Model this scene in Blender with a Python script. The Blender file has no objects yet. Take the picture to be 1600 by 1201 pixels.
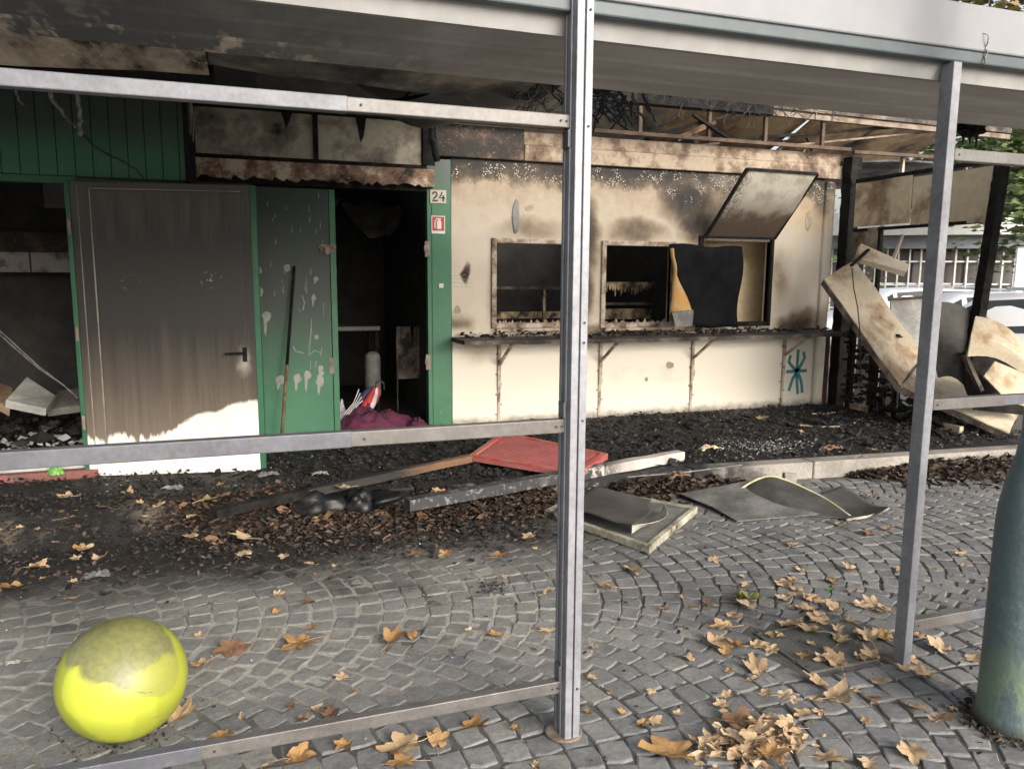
import bpy, bmesh, math, random
from mathutils import Vector, Matrix, noise as mn
random.seed(11)
S = bpy.context.scene
COL = S.collection
V = Vector

# ---------------------------------------------------------------- camera
FPX, CX, CY = 1190.0, 800.0, 600.5
PIT, YAW, ROL = math.radians(8.14), math.radians(19.18), math.radians(.386)
EYE = V((0, 0, 1.5))
fw = V((math.sin(YAW)*math.cos(PIT), math.cos(YAW)*math.cos(PIT), -math.sin(PIT)))
rt = V((math.cos(YAW), -math.sin(YAW), 0)); up = rt.cross(fw)
rt, up = rt*math.cos(ROL)+up*math.sin(ROL), up*math.cos(ROL)-rt*math.sin(ROL)
cd = bpy.data.cameras.new('camera'); cam = bpy.data.objects.new('camera', cd); COL.objects.link(cam)
cd.sensor_width = 36; cd.lens = FPX/1600*36; cd.clip_end = 500; cd.clip_start = .05
m3 = Matrix((rt, up, -fw)).transposed()
cam.matrix_world = Matrix.Translation(EYE) @ m3.to_4x4()
S.camera = cam

# ---------------------------------------------------------------- sky, sun, exposure
SUN_EL, SUN_AZ = math.radians(22), math.radians(163)     # azimuth from +Y clockwise: behind the viewer, to the right
W = bpy.data.worlds.new('World'); S.world = W; W.use_nodes = True
wt = W.node_tree; bg = wt.nodes['Background']
sk = wt.nodes.new('ShaderNodeTexSky'); sk.sky_type = 'NISHITA'; sk.sun_disc = False
sk.sun_elevation = SUN_EL; sk.sun_rotation = SUN_AZ; sk.dust_density = 5; sk.air_density = 1.2; sk.ozone_density = 1
hs = wt.nodes.new('ShaderNodeHueSaturation'); hs.inputs['Saturation'].default_value = .38
wt.links.new(sk.outputs[0], hs.inputs['Color']); wt.links.new(hs.outputs[0], bg.inputs['Color'])
bg.inputs['Strength'].default_value = .15
sd = bpy.data.lights.new('sun', 'SUN'); sd.energy = 1.05; sd.angle = math.radians(30); sd.color = (1, .93, .82)
so = bpy.data.objects.new('sun', sd); COL.objects.link(so)
so.rotation_euler = (math.pi/2-SUN_EL, 0, math.pi-SUN_AZ); so.location = (0, -3, 8)
S.view_settings.view_transform = 'Standard'; S.view_settings.look = 'None'
S.view_settings.gamma = 1; S.view_settings.use_curve_mapping = False
S.view_settings.exposure = 1.12
S.render.engine = 'CYCLES'

# ---------------------------------------------------------------- helpers: points
def ray(x, y): return fw + rt*((x-CX)/FPX) - up*((y-CY)/FPX)
def pY(x, y, Y): d = ray(x, y); return EYE + d*(Y/d.y)
def pZ(x, y, z=0.): d = ray(x, y); return EYE + d*((z-EYE.z)/d.z)
def pX(x, y, X): d = ray(x, y); return EYE + d*(X/d.x)
def proj(p):
    d = p-EYE; z = d.dot(fw)
    return (CX+FPX*d.dot(rt)/z, CY-FPX*d.dot(up)/z, z)
YP, YW, YL, ZP = 2.13, 6.70, 5.80, .12
def kerbY(x): return 4.86-.078*x
def rr(a, b): return random.uniform(a, b)

# ---------------------------------------------------------------- helpers: materials
class NT:
    def __init__(s, name):
        s.m = bpy.data.materials.new(name); s.m.use_nodes = True
        s.t = s.m.node_tree; s.b = s.t.nodes['Principled BSDF']; s._c = None
    def n(s, typ, **kw):
        o = s.t.nodes.new('ShaderNode'+typ)
        for k, v in kw.items(): setattr(o, k, v)
        return o
    def put(s, sock, v):
        if isinstance(v, bpy.types.NodeSocket): s.t.links.new(v, sock)
        elif isinstance(v, (tuple, list)) and sock.type == 'RGBA': sock.default_value = (v[0], v[1], v[2], 1)
        else: sock.default_value = v
    def co(s):
        if s._c is None: s._c = s.n('TexCoord').outputs['Object']
        return s._c
    def vm(s, op, a, b):
        o = s.n('VectorMath', operation=op); s.put(o.inputs[0], a); s.put(o.inputs[1], b); return o.outputs['Value' if op in ('LENGTH', 'DISTANCE') else 'Vector']
    def ma(s, op, a, b=0., c=None, clamp=False):
        o = s.n('Math', operation=op, use_clamp=clamp); s.put(o.inputs[0], a); s.put(o.inputs[1], b)
        if c is not None: s.put(o.inputs[2], c)
        return o.outputs[0]
    def noise(s, scale, detail=5, rough=.6, vec=None, dist=0., sc3=None):
        o = s.n('TexNoise'); v = vec or s.co()
        if sc3: v = s.vm('MULTIPLY', v, sc3)
        s.put(o.inputs['Vector'], v); o.inputs['Scale'].default_value = scale; o.inputs['Detail'].default_value = detail
        o.inputs['Roughness'].default_value = rough; o.inputs['Distortion'].default_value = dist
        return o.outputs['Fac']
    def vor(s, scale, feature='F1', vec=None, out='Distance', sc3=None):
        o = s.n('TexVoronoi', feature=feature); v = vec or s.co()
        if sc3: v = s.vm('MULTIPLY', v, sc3)
        s.put(o.inputs['Vector'], v); o.inputs['Scale'].default_value = scale; return o.outputs[out]
    def ss(s, v, a, b):     # smooth step a->0, b->1
        o = s.n('MapRange', interpolation_type='SMOOTHSTEP'); s.put(o.inputs[0], v)
        if a < b: s.put(o.inputs[1], a); s.put(o.inputs[2], b)
        else: s.put(o.inputs[1], b); s.put(o.inputs[2], a); o.inputs[3].default_value = 1; o.inputs[4].default_value = 0
        return o.outputs[0]
    def mix(s, f, a, b, mode='MIX'):
        o = s.n('Mix', data_type='RGBA', blend_type=mode); s.put(o.inputs[0], f); s.put(o.inputs[6], a); s.put(o.inputs[7], b); return o.outputs[2]
    def ramp(s, f, stops):
        o = s.n('ValToRGB'); s.put(o.inputs[0], f); e = o.color_ramp.elements
        while len(e) < len(stops): e.new(.5)
        for i, (p, c) in enumerate(stops): e[i].position = p; e[i].color = (c[0], c[1], c[2], 1)
        return o.outputs[0]
    def xyz(s): o = s.n('SeparateXYZ'); s.put(o.inputs[0], s.co()); return o.outputs
    def blob(s, c, r, warp=None):   # 1 in the centre, 0 at radius; r and c as (x,y,z); r component None = ignored
        v = s.vm('SUBTRACT', warp or s.co(), c)
        v = s.vm('MULTIPLY', v, tuple(0. if k is None else 1./k for k in r))
        return s.ss(s.vm('LENGTH', v, (0, 0, 0)), 1., 0.)
    def warp(s, amt, scale=4):
        o = s.n('TexNoise'); s.put(o.inputs['Vector'], s.co()); o.inputs['Scale'].default_value = scale; o.inputs['Detail'].default_value = 4
        d = s.vm('MULTIPLY', s.vm('SUBTRACT', o.outputs['Color'], (.5, .5, .5)), (amt, amt, amt))
        return s.vm('ADD', s.co(), d)
    def bump(s, h, strength=.3, dist=.01):
        o = s.n('Bump'); s.put(o.inputs['Height'], h); o.inputs['Strength'].default_value = strength; o.inputs['Distance'].default_value = dist
        s.t.links.new(o.outputs[0], s.b.inputs['Normal'])
    def out(s, col, rough=.7, metal=0., spec=None):
        s.put(s.b.inputs['Base Color'], col); s.put(s.b.inputs['Roughness'], rough); s.put(s.b.inputs['Metallic'], metal)
        if spec is not None: s.put(s.b.inputs['Specular IOR Level'], spec)
        return s.m

def plain(name, c1, c2=None, scale=6, rough=.7, metal=0., bump=.15, sc3=None, grain=.25, spec=None, island=False, bd=.006):
    t = NT(name); c2 = c2 or tuple(k*.7 for k in c1)
    f = t.noise(scale, 6, .65, sc3=sc3); f2 = t.noise(scale*9, 3, .6, sc3=sc3)
    k = t.ss(f, .35, .65)
    if island:
        g = t.n('NewGeometry').outputs['Random Per Island']; ob = t.n('ObjectInfo').outputs['Random']
        k = t.ma('FRACT', t.ma('ADD', g, ob)); k = t.ma('ADD', t.ma('MULTIPLY', k, .75), t.ma('MULTIPLY', f, .4), clamp=True)
    col = t.mix(k, c1, c2)
    col = t.mix(grain, col, t.ramp(f2, [(.3, (.25, .25, .25)), (.7, (1, 1, 1))]), 'MULTIPLY')
    if bump: t.bump(t.ma('ADD', f, t.ma('MULTIPLY', f2, .6)), bump, bd)
    return t.out(col, rough, metal, spec)

M = {}
M['alu'] = plain('alu', (.135, .138, .16), (.095, .098, .114), 7, .45, .15, .12, grain=.32)
M['alu_warm_reflect'] = plain('alu_warm_reflect', (.145, .137, .132), (.105, .098, .092), 7, .45, .12, .12, grain=.35)  # warm reflected light put into the metal colour of one rail section
M['alu_post'] = plain('alu_post', (.26, .265, .295), (.19, .195, .215), 6, .45, .1, .12, grain=.32)
M['alu_dark'] = plain('alu_dark', (.05, .06, .07), (.035, .042, .05), 3, .5, .1, .04, grain=.2)
M['fascia'] = plain('fascia', (.20, .204, .222), (.17, .174, .19), 1.5, .5, 0, .04, grain=.10)
M['gutter'] = plain('gutter', (.06, .08, .09), (.04, .055, .065), 3, .5, 0, .05)
M['char'] = plain('char', (.009, .0085, .0085), (.026, .024, .022), 9, .85, 0, .9, bd=.02, spec=.15)
M['char_chunk'] = plain('char_chunk', (.007, .0065, .0065), (.032, .030, .029), 14, .7, 0, .5, island=True, spec=.3)
M['ash'] = plain('ash', (.42, .42, .42), (.22, .21, .2), 20, .9, 0, .2, island=True)
M['black'] = plain('black', (.030, .030, .032), (.05, .047, .046), 5, .8, 0, .3)
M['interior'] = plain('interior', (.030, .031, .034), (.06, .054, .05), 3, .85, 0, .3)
M['rust'] = plain('rust', (.13, .085, .06), (.06, .04, .03), 8, .8, .2, .4)
M['rustgrey'] = plain('rustgrey', (.28, .22, .18), (.12, .09, .07), 7, .8, .1, .4)
M['tan'] = plain('tan', (.40, .31, .20), (.17, .11, .07), 2.2, .8, 0, .3, grain=.4)
M['orange'] = plain('orange', (.62, .32, .10), (.5, .4, .2), 5, .8, 0, .3)
M['white'] = plain('white', (.75, .74, .70), (.62, .60, .56), 4, .6, 0, .1, grain=.2)
M['greywhite'] = plain('greywhite', (.50, .50, .48), (.30, .29, .27), 4, .7, 0, .2, grain=.35)
M['sheetgrey'] = plain('sheetgrey', (.22, .22, .21), (.10, .10, .095), 4, .6, 0, .25, grain=.4)
M['sheetdark'] = plain('sheetdark', (.045, .043, .042), (.09, .085, .08), 4, .55, 0, .25, grain=.4)
M['yellowedge'] = plain('yellowedge', (.48, .46, .20), (.55, .53, .45), 9, .7, 0, .2)
M['wood'] = plain('wood', (.25, .15, .08), (.10, .06, .035), 4, .8, 0, .3, sc3=(1, 6, 6))
M['warped_black'] = plain('warped_black', (.0055, .006, .0075), (.012, .012, .014), 5, .8, 0, .3, spec=.08)
M['plastic_black'] = plain('plastic_black', (.006, .0065, .008), (.010, .010, .012), 4, .42, 0, .3, bd=.02, spec=.35)
M['fibre'] = plain('fibre', (.05, .052, .055), (.02, .02, .02), 20, .7, 0, .3)
M['fibre_pale'] = plain('fibre_pale', (.28, .28, .28), (.12, .12, .12), 20, .7, 0, .3)
M['concrete'] = plain('concrete', (.33, .31, .28), (.20, .19, .17), 5, .85, 0, .4, grain=.4)
M['redbrick'] = plain('redbrick', (.28, .09, .08), (.15, .08, .07), 6, .8, 0, .3, grain=.4)
M['magenta'] = plain('magenta', (.15, .024, .07), (.07, .016, .036), 9, .9, 0, .6, grain=.5)
M['fabric_red'] = plain('fabric_red', (.55, .05, .04), (.35, .03, .03), 8, .8)
M['fabric_white'] = plain('fabric_white', (.65, .64, .66), (.45, .44, .46), 8, .85, 0, .4)
M['fabric_blue'] = plain('fabric_blue', (.04, .04, .12), (.03, .03, .08), 8, .8)
M['teal'] = plain('teal', (.045, .22, .25), (.06, .28, .30), 12, .7, 0, 0)
M['ink'] = plain('ink', (.02, .02, .02), (.03, .03, .03), 12, .7, 0, 0)
M['faint_ink'] = plain('faint_ink', (.30, .26, .24), (.36, .32, .3), 12, .8, 0, 0)
M['plate'] = plain('plate', (.50, .46, .38), (.42, .38, .30), 12, .6, 0, 0)
M['signred'] = plain('signred', (.50, .035, .035), (.42, .03, .03), 9, .5, 0, 0)
M['green'] = plain('green', (.024, .125, .062), (.018, .10, .05), 3, .5, 0, .06, grain=.2)
M['primer'] = plain('primer', (.36, .37, .34), (.28, .29, .27), 20, .8, 0, .2)
M['steel_latch'] = plain('steel_latch', (.30, .24, .20), (.16, .12, .10), 20, .6, .3, .3)
M['tyre'] = plain('tyre', (.02, .02, .02), None, 9, .8)
M['carpaint'] = plain('carpaint', (.72, .73, .75), (.70, .71, .73), 3, .25, 0, 0, grain=0)
M['carglass'] = plain('carglass', (.03, .038, .04), (.025, .03, .032), 2, .12, 0, 0, grain=0)
M['carlight'] = plain('carlight', (.55, .02, .02), None, 3, .2, 0, 0, grain=0)
M['asphalt'] = plain('asphalt', (.06, .06, .062), (.045, .045, .046), 2, .85, 0, .3)
M['bwhite'] = plain('bwhite', (.78, .77, .75), (.70, .69, .67), 1, .7, 0, 0, grain=.1)
M['bgrey'] = plain('bgrey', (.25, .27, .30), (.2, .22, .24), 1, .6, 0, 0, grain=.1)
M['bglass'] = plain('bglass', (.06, .045, .04), (.10, .09, .09), .6, .2, 0, 0, grain=.1)
M['bpane'] = plain('bpane', (.10, .085, .08), (.16, .15, .15), .7, .35, 0, 0, grain=.2)
M['bark'] = plain('bark', (.16, .13, .10), (.09, .07, .05), 5, .9, 0, .5)
def leafmat(name, a, b, c):
    t = NT(name); g = t.n('NewGeometry').outputs['Random Per Island']; ob = t.n('ObjectInfo').outputs['Random']
    k = t.ma('FRACT', t.ma('ADD', g, ob)); col = t.ramp(k, [(0, a), (.5, b), (1, c)])
    f = t.noise(40, 5, .7); f2 = t.noise(14, 4, .6)
    col = t.mix(t.ma('MULTIPLY', t.ss(f2, .55, .75), .5), col, (.12, .06, .025))
    col = t.mix(.5, col, t.ramp(f, [(.3, (.45, .42, .4)), (.7, (1, 1, 1))]), 'MULTIPLY')
    t.bump(f, .5, .004); return t.out(col, .75, 0, .25)
M['leaf'] = leafmat('leaf', (.48, .35, .22), (.42, .29, .165), (.53, .41, .285))
M['leaf_orange'] = leafmat('leaf_orange', (.40, .235, .10), (.34, .20, .085), (.40, .255, .125))
M['leaf_brown'] = leafmat('leaf_brown', (.22, .13, .08), (.17, .095, .055), (.26, .16, .10))
M['leaf_green'] = leafmat('leaf_green', (.30, .32, .10), (.34, .32, .12), (.26, .30, .10))
M['leaf_fresh'] = leafmat('leaf_fresh', (.10, .28, .06), (.10, .28, .06), (.10, .28, .06))
M['litter'] = leafmat('litter', (.024, .017, .014), (.042, .030, .024), (.13, .098, .075))
M['tree_leaf'] = leafmat('tree_leaf', (.13, .20, .08), (.18, .25, .10), (.24, .28, .12))
M['tree_autumn'] = leafmat('tree_autumn', (.28, .20, .05), (.20, .20, .05), (.34, .20, .07))

# ---------------------------------------------------------------- helpers: meshes and things
class B:
    def __init__(s): s.v = []; s.f = []
    def add(s, vs, fs):
        o = len(s.v); s.v += [tuple(p) for p in vs]; s.f += [tuple(i+o for i in f) for f in fs]; return s
    def hexa(s, p):   # 8 pts: bottom 4 ccw, top 4 ccw
        return s.add(p, [(3, 2, 1, 0), (4, 5, 6, 7), (0, 1, 5, 4), (1, 2, 6, 5), (2, 3, 7, 6), (3, 0, 4, 7)])
    def box(s, x0, x1, y0, y1, z0, z1):
        return s.hexa([(x0, y0, z0), (x1, y0, z0), (x1, y1, z0), (x0, y1, z0), (x0, y0, z1), (x1, y0, z1), (x1, y1, z1), (x0, y1, z1)])
    def bar(s, a, b, w, h, upv=(0, 0, 1), taper=1.):
        a, b = V(a), V(b); d = (b-a).normalized(); u = V(upv)
        if abs(d.dot(u)) > .95: u = V((1, 0, 0))
        x = d.cross(u).normalized(); u = x.cross(d)
        P = []
        for q, k in ((a, 1.), (b, taper)):
            P.append([q-x*w/2*k-u*h/2*k, q+x*w/2*k-u*h/2*k, q+x*w/2*k+u*h/2*k, q-x*w/2*k+u*h/2*k])
        return s.add(P[0]+P[1], [(0, 3, 2, 1), (4, 5, 6, 7), (0, 1, 5, 4), (1, 2, 6, 5), (2, 3, 7, 6), (3, 0, 4, 7)][:2] + [(0, 1, 5, 4), (1, 2, 6, 5), (2, 3, 7, 6), (3, 0, 4, 7)])
    def tube(s, path, r, n=6):
        path = [V(p) for p in path]; rs = r if isinstance(r, (list, tuple)) else [r]*len(path)
        o = len(s.v); up0 = V((.13, .2, 1)).normalized()
        for i, p in enumerate(path):
            d = (path[min(i+1, len(path)-1)]-path[max(i-1, 0)]).normalized()
            u = up0 if abs(d.dot(up0)) < .9 else V((1, .1, 0)); x = d.cross(u).normalized(); y = x.cross(d)
            for k in range(n):
                a = 2*math.pi*k/n; s.v.append(tuple(p+x*math.cos(a)*rs[i]+y*math.sin(a)*rs[i]))
        for i in range(len(path)-1):
            for k in range(n):
                a = o+i*n+k; b = o+i*n+(k+1) % n; s.f.append((a, b, b+n, a+n))
        s.f.append(tuple(o+k for k in range(n))[::-1]); s.f.append(tuple(o+(len(path)-1)*n+k for k in range(n)))
        return s
    def prism(s, poly, y0, y1):   # polygon in (x,z), extruded along y
        n = len(poly)
        vs = [(x, y0, z) for x, z in poly]+[(x, y1, z) for x, z in poly]
        return s.add(vs, [tuple(range(n)), tuple(range(2*n-1, n-1, -1))]+[(i, i+n, (i+1) % n+n, (i+1) % n) for i in range(n)])
    def profX(s, prof, x0, x1, nx=1):   # open profile of (y,z) swept along x
        n = len(prof); o = len(s.v)
        for i in range(nx+1):
            x = x0+(x1-x0)*i/nx
            s.v += [(x, y, z) for y, z in prof]
        for i in range(nx):
            for k in range(n-1):
                a = o+i*n+k; s.f.append((a, a+1, a+n+1, a+n))
        return s
    def grid(s, fn, nu, nv):
        o = len(s.v)
        for i in range(nu+1):
            for j in range(nv+1): s.v.append(tuple(fn(i/nu, j/nv)))
        for i in range(nu):
            for j in range(nv):
                a = o+i*(nv+1)+j; s.f.append((a, a+1, a+nv+2, a+nv+1))
        return s
    def lathe(s, prof, c, n=32):
        o = len(s.v)
        for r, z in prof:
            for k in range(n):
                a = 2*math.pi*k/n; s.v.append((c[0]+r*math.cos(a), c[1]+r*math.sin(a), c[2]+z))
        for i in range(len(prof)-1):
            for k in range(n):
                a = o+i*n+k; b = o+i*n+(k+1) % n; s.f.append((a, b, b+n, a+n))
        s.f.append(tuple(o+(len(prof)-1)*n+k for k in range(n)))
        return s
    def mesh(s, name):
        me = bpy.data.meshes.new(name); me.from_pydata(s.v, [], s.f); me.update(); return me
    def build(s, name, mat, parent=None, bev=0., smooth=False, solid=0., sub=0, fix=True):
        me = s.mesh(name)
        if fix:
            bm = bmesh.new(); bm.from_mesh(me); bmesh.ops.recalc_face_normals(bm, faces=bm.faces); bm.to_mesh(me); bm.free()
        me.materials.append(M[mat] if isinstance(mat, str) else mat)
        o = bpy.data.objects.new(name, me); COL.objects.link(o); att(o, parent)
        if smooth: me.polygons.foreach_set('use_smooth', [True]*len(me.polygons))
        if sub: md = o.modifiers.new('s', 'SUBSURF'); md.levels = md.render_levels = sub
        if solid: md = o.modifiers.new('t', 'SOLIDIFY'); md.thickness = solid; md.offset = -1
        if bev: md = o.modifiers.new('b', 'BEVEL'); md.width = bev; md.segments = 2; md.limit_method = 'ANGLE'
        return o
def att(o, parent):
    if parent is not None:
        o.parent = parent; o.matrix_parent_inverse = parent.matrix_world.inverted() if parent.type != 'EMPTY' else Matrix.Translation(-parent.location)
def tag(o, label=None, cat=None, group=None, kind=None):
    if label: o['label'] = label
    if cat: o['category'] = cat
    if group: o['group'] = group
    if kind: o['kind'] = kind
    return o
def thing(name, label, cat, loc=(0, 0, 0), group=None):
    o = bpy.data.objects.new(name, None); COL.objects.link(o); o.location = loc; o.empty_display_size = .1
    return tag(o, label, cat, group)
def box(*a): return B().box(*a)
def wobble(pts, amp, seed=0):
    return [V(p)+V((mn.noise(V(p)*9+V((seed, 0, 0))), mn.noise(V(p)*9+V((0, seed, 7))), mn.noise(V(p)*9+V((3, 9, seed)))))*amp for p in pts]
def blobpoly(cx, cz, rx, rz, n=14, seed=0, drip=0.):
    P = []
    for k in range(n):
        a = 2*math.pi*k/n; q = 1+.35*mn.noise(V((math.cos(a)*1.3, math.sin(a)*1.3, seed*3.7)))
        x = cx+rx*q*math.cos(a); z = cz+rz*q*math.sin(a)
        if math.sin(a) < -.5: z -= drip*(1+math.sin(a)*-.5)*max(0, math.cos((a-4.7)*2))
        P.append((x, z))
    return P
def stroke(b, pts, w, y, dy=.0012):   # flat painted ribbon on a wall facing -y; pts (x,z)
    pts = [V((p[0], 0, p[1])) for p in pts]; L = []
    for i, p in enumerate(pts):
        d = (pts[min(i+1, len(pts)-1)]-pts[max(i-1, 0)]).normalized(); n = V((-d.z, 0, d.x))
        L.append((p+n*w/2, p-n*w/2))
    for i in range(len(L)-1):
        a, b2 = L[i]; c, d = L[i+1]
        b.prism([(a.x, a.z), (b2.x, b2.z), (d.x, d.z), (c.x, c.z)], y-dy, y)
    return b

# ================================================================ SETTING: ground, cobbles, platform, kerb, road
def m_joint():
    t = NT('joint'); x, y, z = t.xyz()
    f = t.noise(2.2, 5, .6); f2 = t.noise(60, 3, .6); f3 = t.noise(7, 4, .6)
    pale = t.ma('MULTIPLY', t.ss(x, 2.1, .9), t.ss(y, 2.3, 2.9), clamp=True)
    pale = t.ma('MULTIPLY', pale, t.ss(f, .32, .48))
    dirt = t.mix(t.ss(f3, .35, .65), (.065, .062, .058), (.125, .117, .105))
    col = t.mix(pale, dirt, (.38, .355, .315))
    soot = t.ma('MULTIPLY', t.ss(t.ma('ADD', y, t.ma('MULTIPLY', f, 1.2)), 3.9, 4.9), t.ss(x, 3.2, .8))
    col = t.mix(soot, col, (.014, .013, .012))
    col = t.mix(.5, col, t.ramp(f2, [(.3, (.3, .3, .3)), (.7, (1, 1, 1))]), 'MULTIPLY')
    t.bump(f2, .5, .006); return t.out(col, .9)
def m_cobble():
    t = NT('cobble'); g = t.n('NewGeometry'); pos = g.outputs['Position']
    k = t.ma('FRACT', t.ma('ADD', g.outputs['Random Per Island'], t.n('ObjectInfo').outputs['Random']))
    sx = t.n('SeparateXYZ'); t.put(sx.inputs[0], pos); x, y = sx.outputs[0], sx.outputs[1]
    f = t.noise(1.6, 5, .6, vec=pos); f2 = t.noise(55, 4, .7, vec=pos); f3 = t.noise(9, 5, .6, vec=pos)
    col = t.ramp(k, [(0, (.15, .153, .157)), (.45, (.19, .192, .193)), (.8, (.215, .215, .212)), (1, (.225, .218, .205))])
    dust = t.ma('MULTIPLY', t.ma('MULTIPLY', t.ss(x, 2.3, .8), t.ss(y, 2.2, 3.)), t.ss(f3, .3, .6))
    col = t.mix(t.ma('MULTIPLY', dust, .45), col, (.27, .255, .225))
    col = t.mix(t.ma('MULTIPLY', t.ss(f3, .55, .72), .35), col, (.05, .05, .05))
    wet = t.ma('MULTIPLY', t.ss(f, .56, .68), .40)
    col = t.mix(wet, col, (.045, .044, .043))
    soot = t.ma('MULTIPLY', t.ss(t.ma('ADD', y, t.ma('MULTIPLY', f, 1.3)), 4.0, 4.85), t.ss(x, 3.4, .9))
    col = t.mix(soot, col, (.016, .015, .014))
    col = t.mix(.55, col, t.ramp(f2, [(.3, (.35, .35, .35)), (.72, (1.15, 1.15, 1.15))]), 'MULTIPLY')
    t.bump(t.ma('ADD', f2, f3), .35, .006); return t.out(col, t.ma('SUBTRACT', .88, t.ma('MULTIPLY', wet, .4)))
M['joint'] = m_joint(); M['cobble'] = m_cobble()

g = B(); xs = [-60, -20, -8, -5]+[-5+.25*i for i in range(1, 60)]+[11, 14]
ys = [-40, -10, -2]+[-2+.25*i for i in range(1, 30)]
nx, ny = len(xs), len(ys)
for x in xs:
    for y in ys: g.v.append((x, y, -.0040+.0022*mn.noise(V((x*.9, y*.9, 0)))-.0035*max(0., min(1., (x-.7)*1.2+(2.9-y)*.9 if y < 2.9 or x > .7 else 0.))))
for i in range(nx-1):
    for j in range(ny-1): a = i*ny+j; g.f.append((a, a+ny, a+ny+1, a+1))
ground = tag(g.build('ground', 'joint', smooth=True), kind='structure')

M['bounce_slab'] = plain('bounce_slab', (.40, .38, .34), (.32, .30, .27), 1.5, .85, 0, .2, grain=.2)  # pale unseen slab behind the viewer, added to bounce light under the canopy
tag(box(-30, 14, -30, .28, -.03, .006).build('bounce_slab', 'bounce_slab'), kind='structure')
# inspection cover set in the paving
CV = [pZ(1187, 986), pZ(1262, 972), pZ(1398, 994), pZ(1400, 1032), pZ(1244, 1030)]
cvx0, cvx1, cvy0, cvy1 = 2.0, 2.46, 2.22, 2.54
M['covermat'] = plain('covermat', (.13, .13, .12), (.09, .09, .085), 6, .85, 0, .4, grain=.5)
cov = thing('inspection_cover', 'rectangular paved inspection cover sunk in cobbles beside the right post', 'cover', (2.23, 2.38, 0))
B().box(cvx0, cvx1, cvy0, cvy1, -.03, -.002).build('infill', 'covermat', cov)
fr = B()
for a in ((cvx0-.012, cvx1+.012, cvy0-.012, cvy0), (cvx0-.012, cvx1+.012, cvy1, cvy1+.012), (cvx0-.012, cvx0, cvy0, cvy1), (cvx1, cvx1+.012, cvy0, cvy1)):
    fr.box(*a, -.03, .002)
fr.build('frame', 'covermat', cov)

def stone_variant(sd):
    rnd = random.Random(sd); P = []; n = 8
    base = [(-.5, -.5), (0, -.53), (.5, -.5), (.53, 0), (.5, .5), (0, .53), (-.5, .5), (-.53, 0)]
    base = [(x+rnd.uniform(-.08, .08), y+rnd.uniform(-.08, .08)) for x, y in base]
    b = B(); rings = ((1.02, -.35), (1., -.09), (.955, -.028), (.86, -.004))
    for s, z in rings:
        for x, y in base: b.v.append((x*s, y*s, z+(rnd.uniform(-.012, .012) if s < .9 else 0)))
    for i in range(3):
        for k in range(n): a = i*n+k; c = i*n+(k+1) % n; b.f.append((a, c, c+n, a+n))
    b.v.append((rnd.uniform(-.1, .1), rnd.uniform(-.1, .1), rnd.uniform(-.02, .03)))
    for k in range(n): b.f.append((3*n+k, 3*n+(k+1) % n, 4*n))
    return b
variants = [stone_variant(k) for k in range(12)]
vmesh = []
for i, b in enumerate(variants):
    me = b.mesh('cobblestone'); me.materials.append(M['cobble']); vmesh.append(me)
stones = []
strip_w = 1.30; R = .92
for si in range(-1, 5):
    yc = 3.42+strip_w*(si-2)
    half = math.asin(strip_w/2/R)
    na = 13
    nrow = int(17/.105)
    for k in range(nrow):
        xk = -6+k*.105+(.05 if si % 2 else 0)
        for j in range(na):
            a = -half+2*half*(j+.5)/na
            x = xk+R*math.cos(a)-R*.8; y = yc+R*math.sin(a)
            if y > kerbY(x)-.05 or y < .35 or x < -4 or x > 9.2: continue
            if cvx0-.05 < x < cvx1+.05 and cvy0-.05 < y < cvy1+.05: continue
            L = 2*half*R/na; wd = .105*math.cos(a)
            stones.append((x+rr(-.005, .005), y+rr(-.005, .005), a+rr(-.10, .10), wd*rr(.85, .98), L*rr(.85, .97), rr(-.003, .002), random.randrange(12)))
def vis(s):
    px, py, z = proj(V((s[0], s[1], 0)))
    if z < .2 or not (-30 < px < 1630 and -30 < py < 1235): return 0
    return s[3]*s[4]/z**3
stones.sort(key=vis, reverse=True)
for i, s in enumerate(stones[:300]):
    o = bpy.data.objects.new('cobblestone', vmesh[s[6]]); COL.objects.link(o)
    o.location = (s[0], s[1], s[5]); o.rotation_euler = (rr(-.03, .03), rr(-.03, .03), s[2]); o.scale = (s[3], s[4], .1); o.parent = ground
rest = B()
for s in stones[300:]:
    ca, sa = math.cos(s[2]), math.sin(s[2]); vb = variants[s[6]]; tx, ty = rr(-.03, .03), rr(-.03, .03)
    rest.add([(s[0]+x*s[3]*ca-y*s[4]*sa, s[1]+x*s[3]*sa+y*s[4]*ca, s[5]+z*.1+x*s[3]*tx+y*s[4]*ty) for x, y, z in vb.v], vb.f)
ro = rest.build('cobblestones_beyond', 'cobble', ground, fix=False); ro['kind'] = 'stuff'

def m_platform():
    t = NT('platform'); x, y, z = t.xyz()
    f = t.noise(1.4, 6, .65); f2 = t.noise(45, 4, .7); f3 = t.noise(6, 5, .65)
    col = t.mix(t.ss(f3, .35, .7), (.010, .010, .010), (.035, .033, .031))
    beige = t.ma('MULTIPLY', t.ss(f, .52, .66), t.ma('MAXIMUM', t.ss(x, .0, -.9), t.ma('MULTIPLY', t.ss(y, 6.1, 6.6), t.ss(x, 2.2, 2.7))))
    col = t.mix(t.ma('MULTIPLY', beige, .8), col, (.20, .17, .13))
    clean = t.ss(t.ma('ADD', x, t.ma('MULTIPLY', f, 1.5)), 6.6, 7.6)
    col = t.mix(clean, col, (.16, .15, .14))
    col = t.mix(.6, col, t.ramp(f2, [(.35, (.2, .2, .2)), (.7, (1.2, 1.2, 1.2))]), 'MULTIPLY')
    t.bump(t.ma('ADD', f2, f3), .8, .015); return t.out(col, t.ma('ADD', .45, t.ma('MULTIPLY', f3, .5)))
M['platform'] = m_platform()
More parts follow.
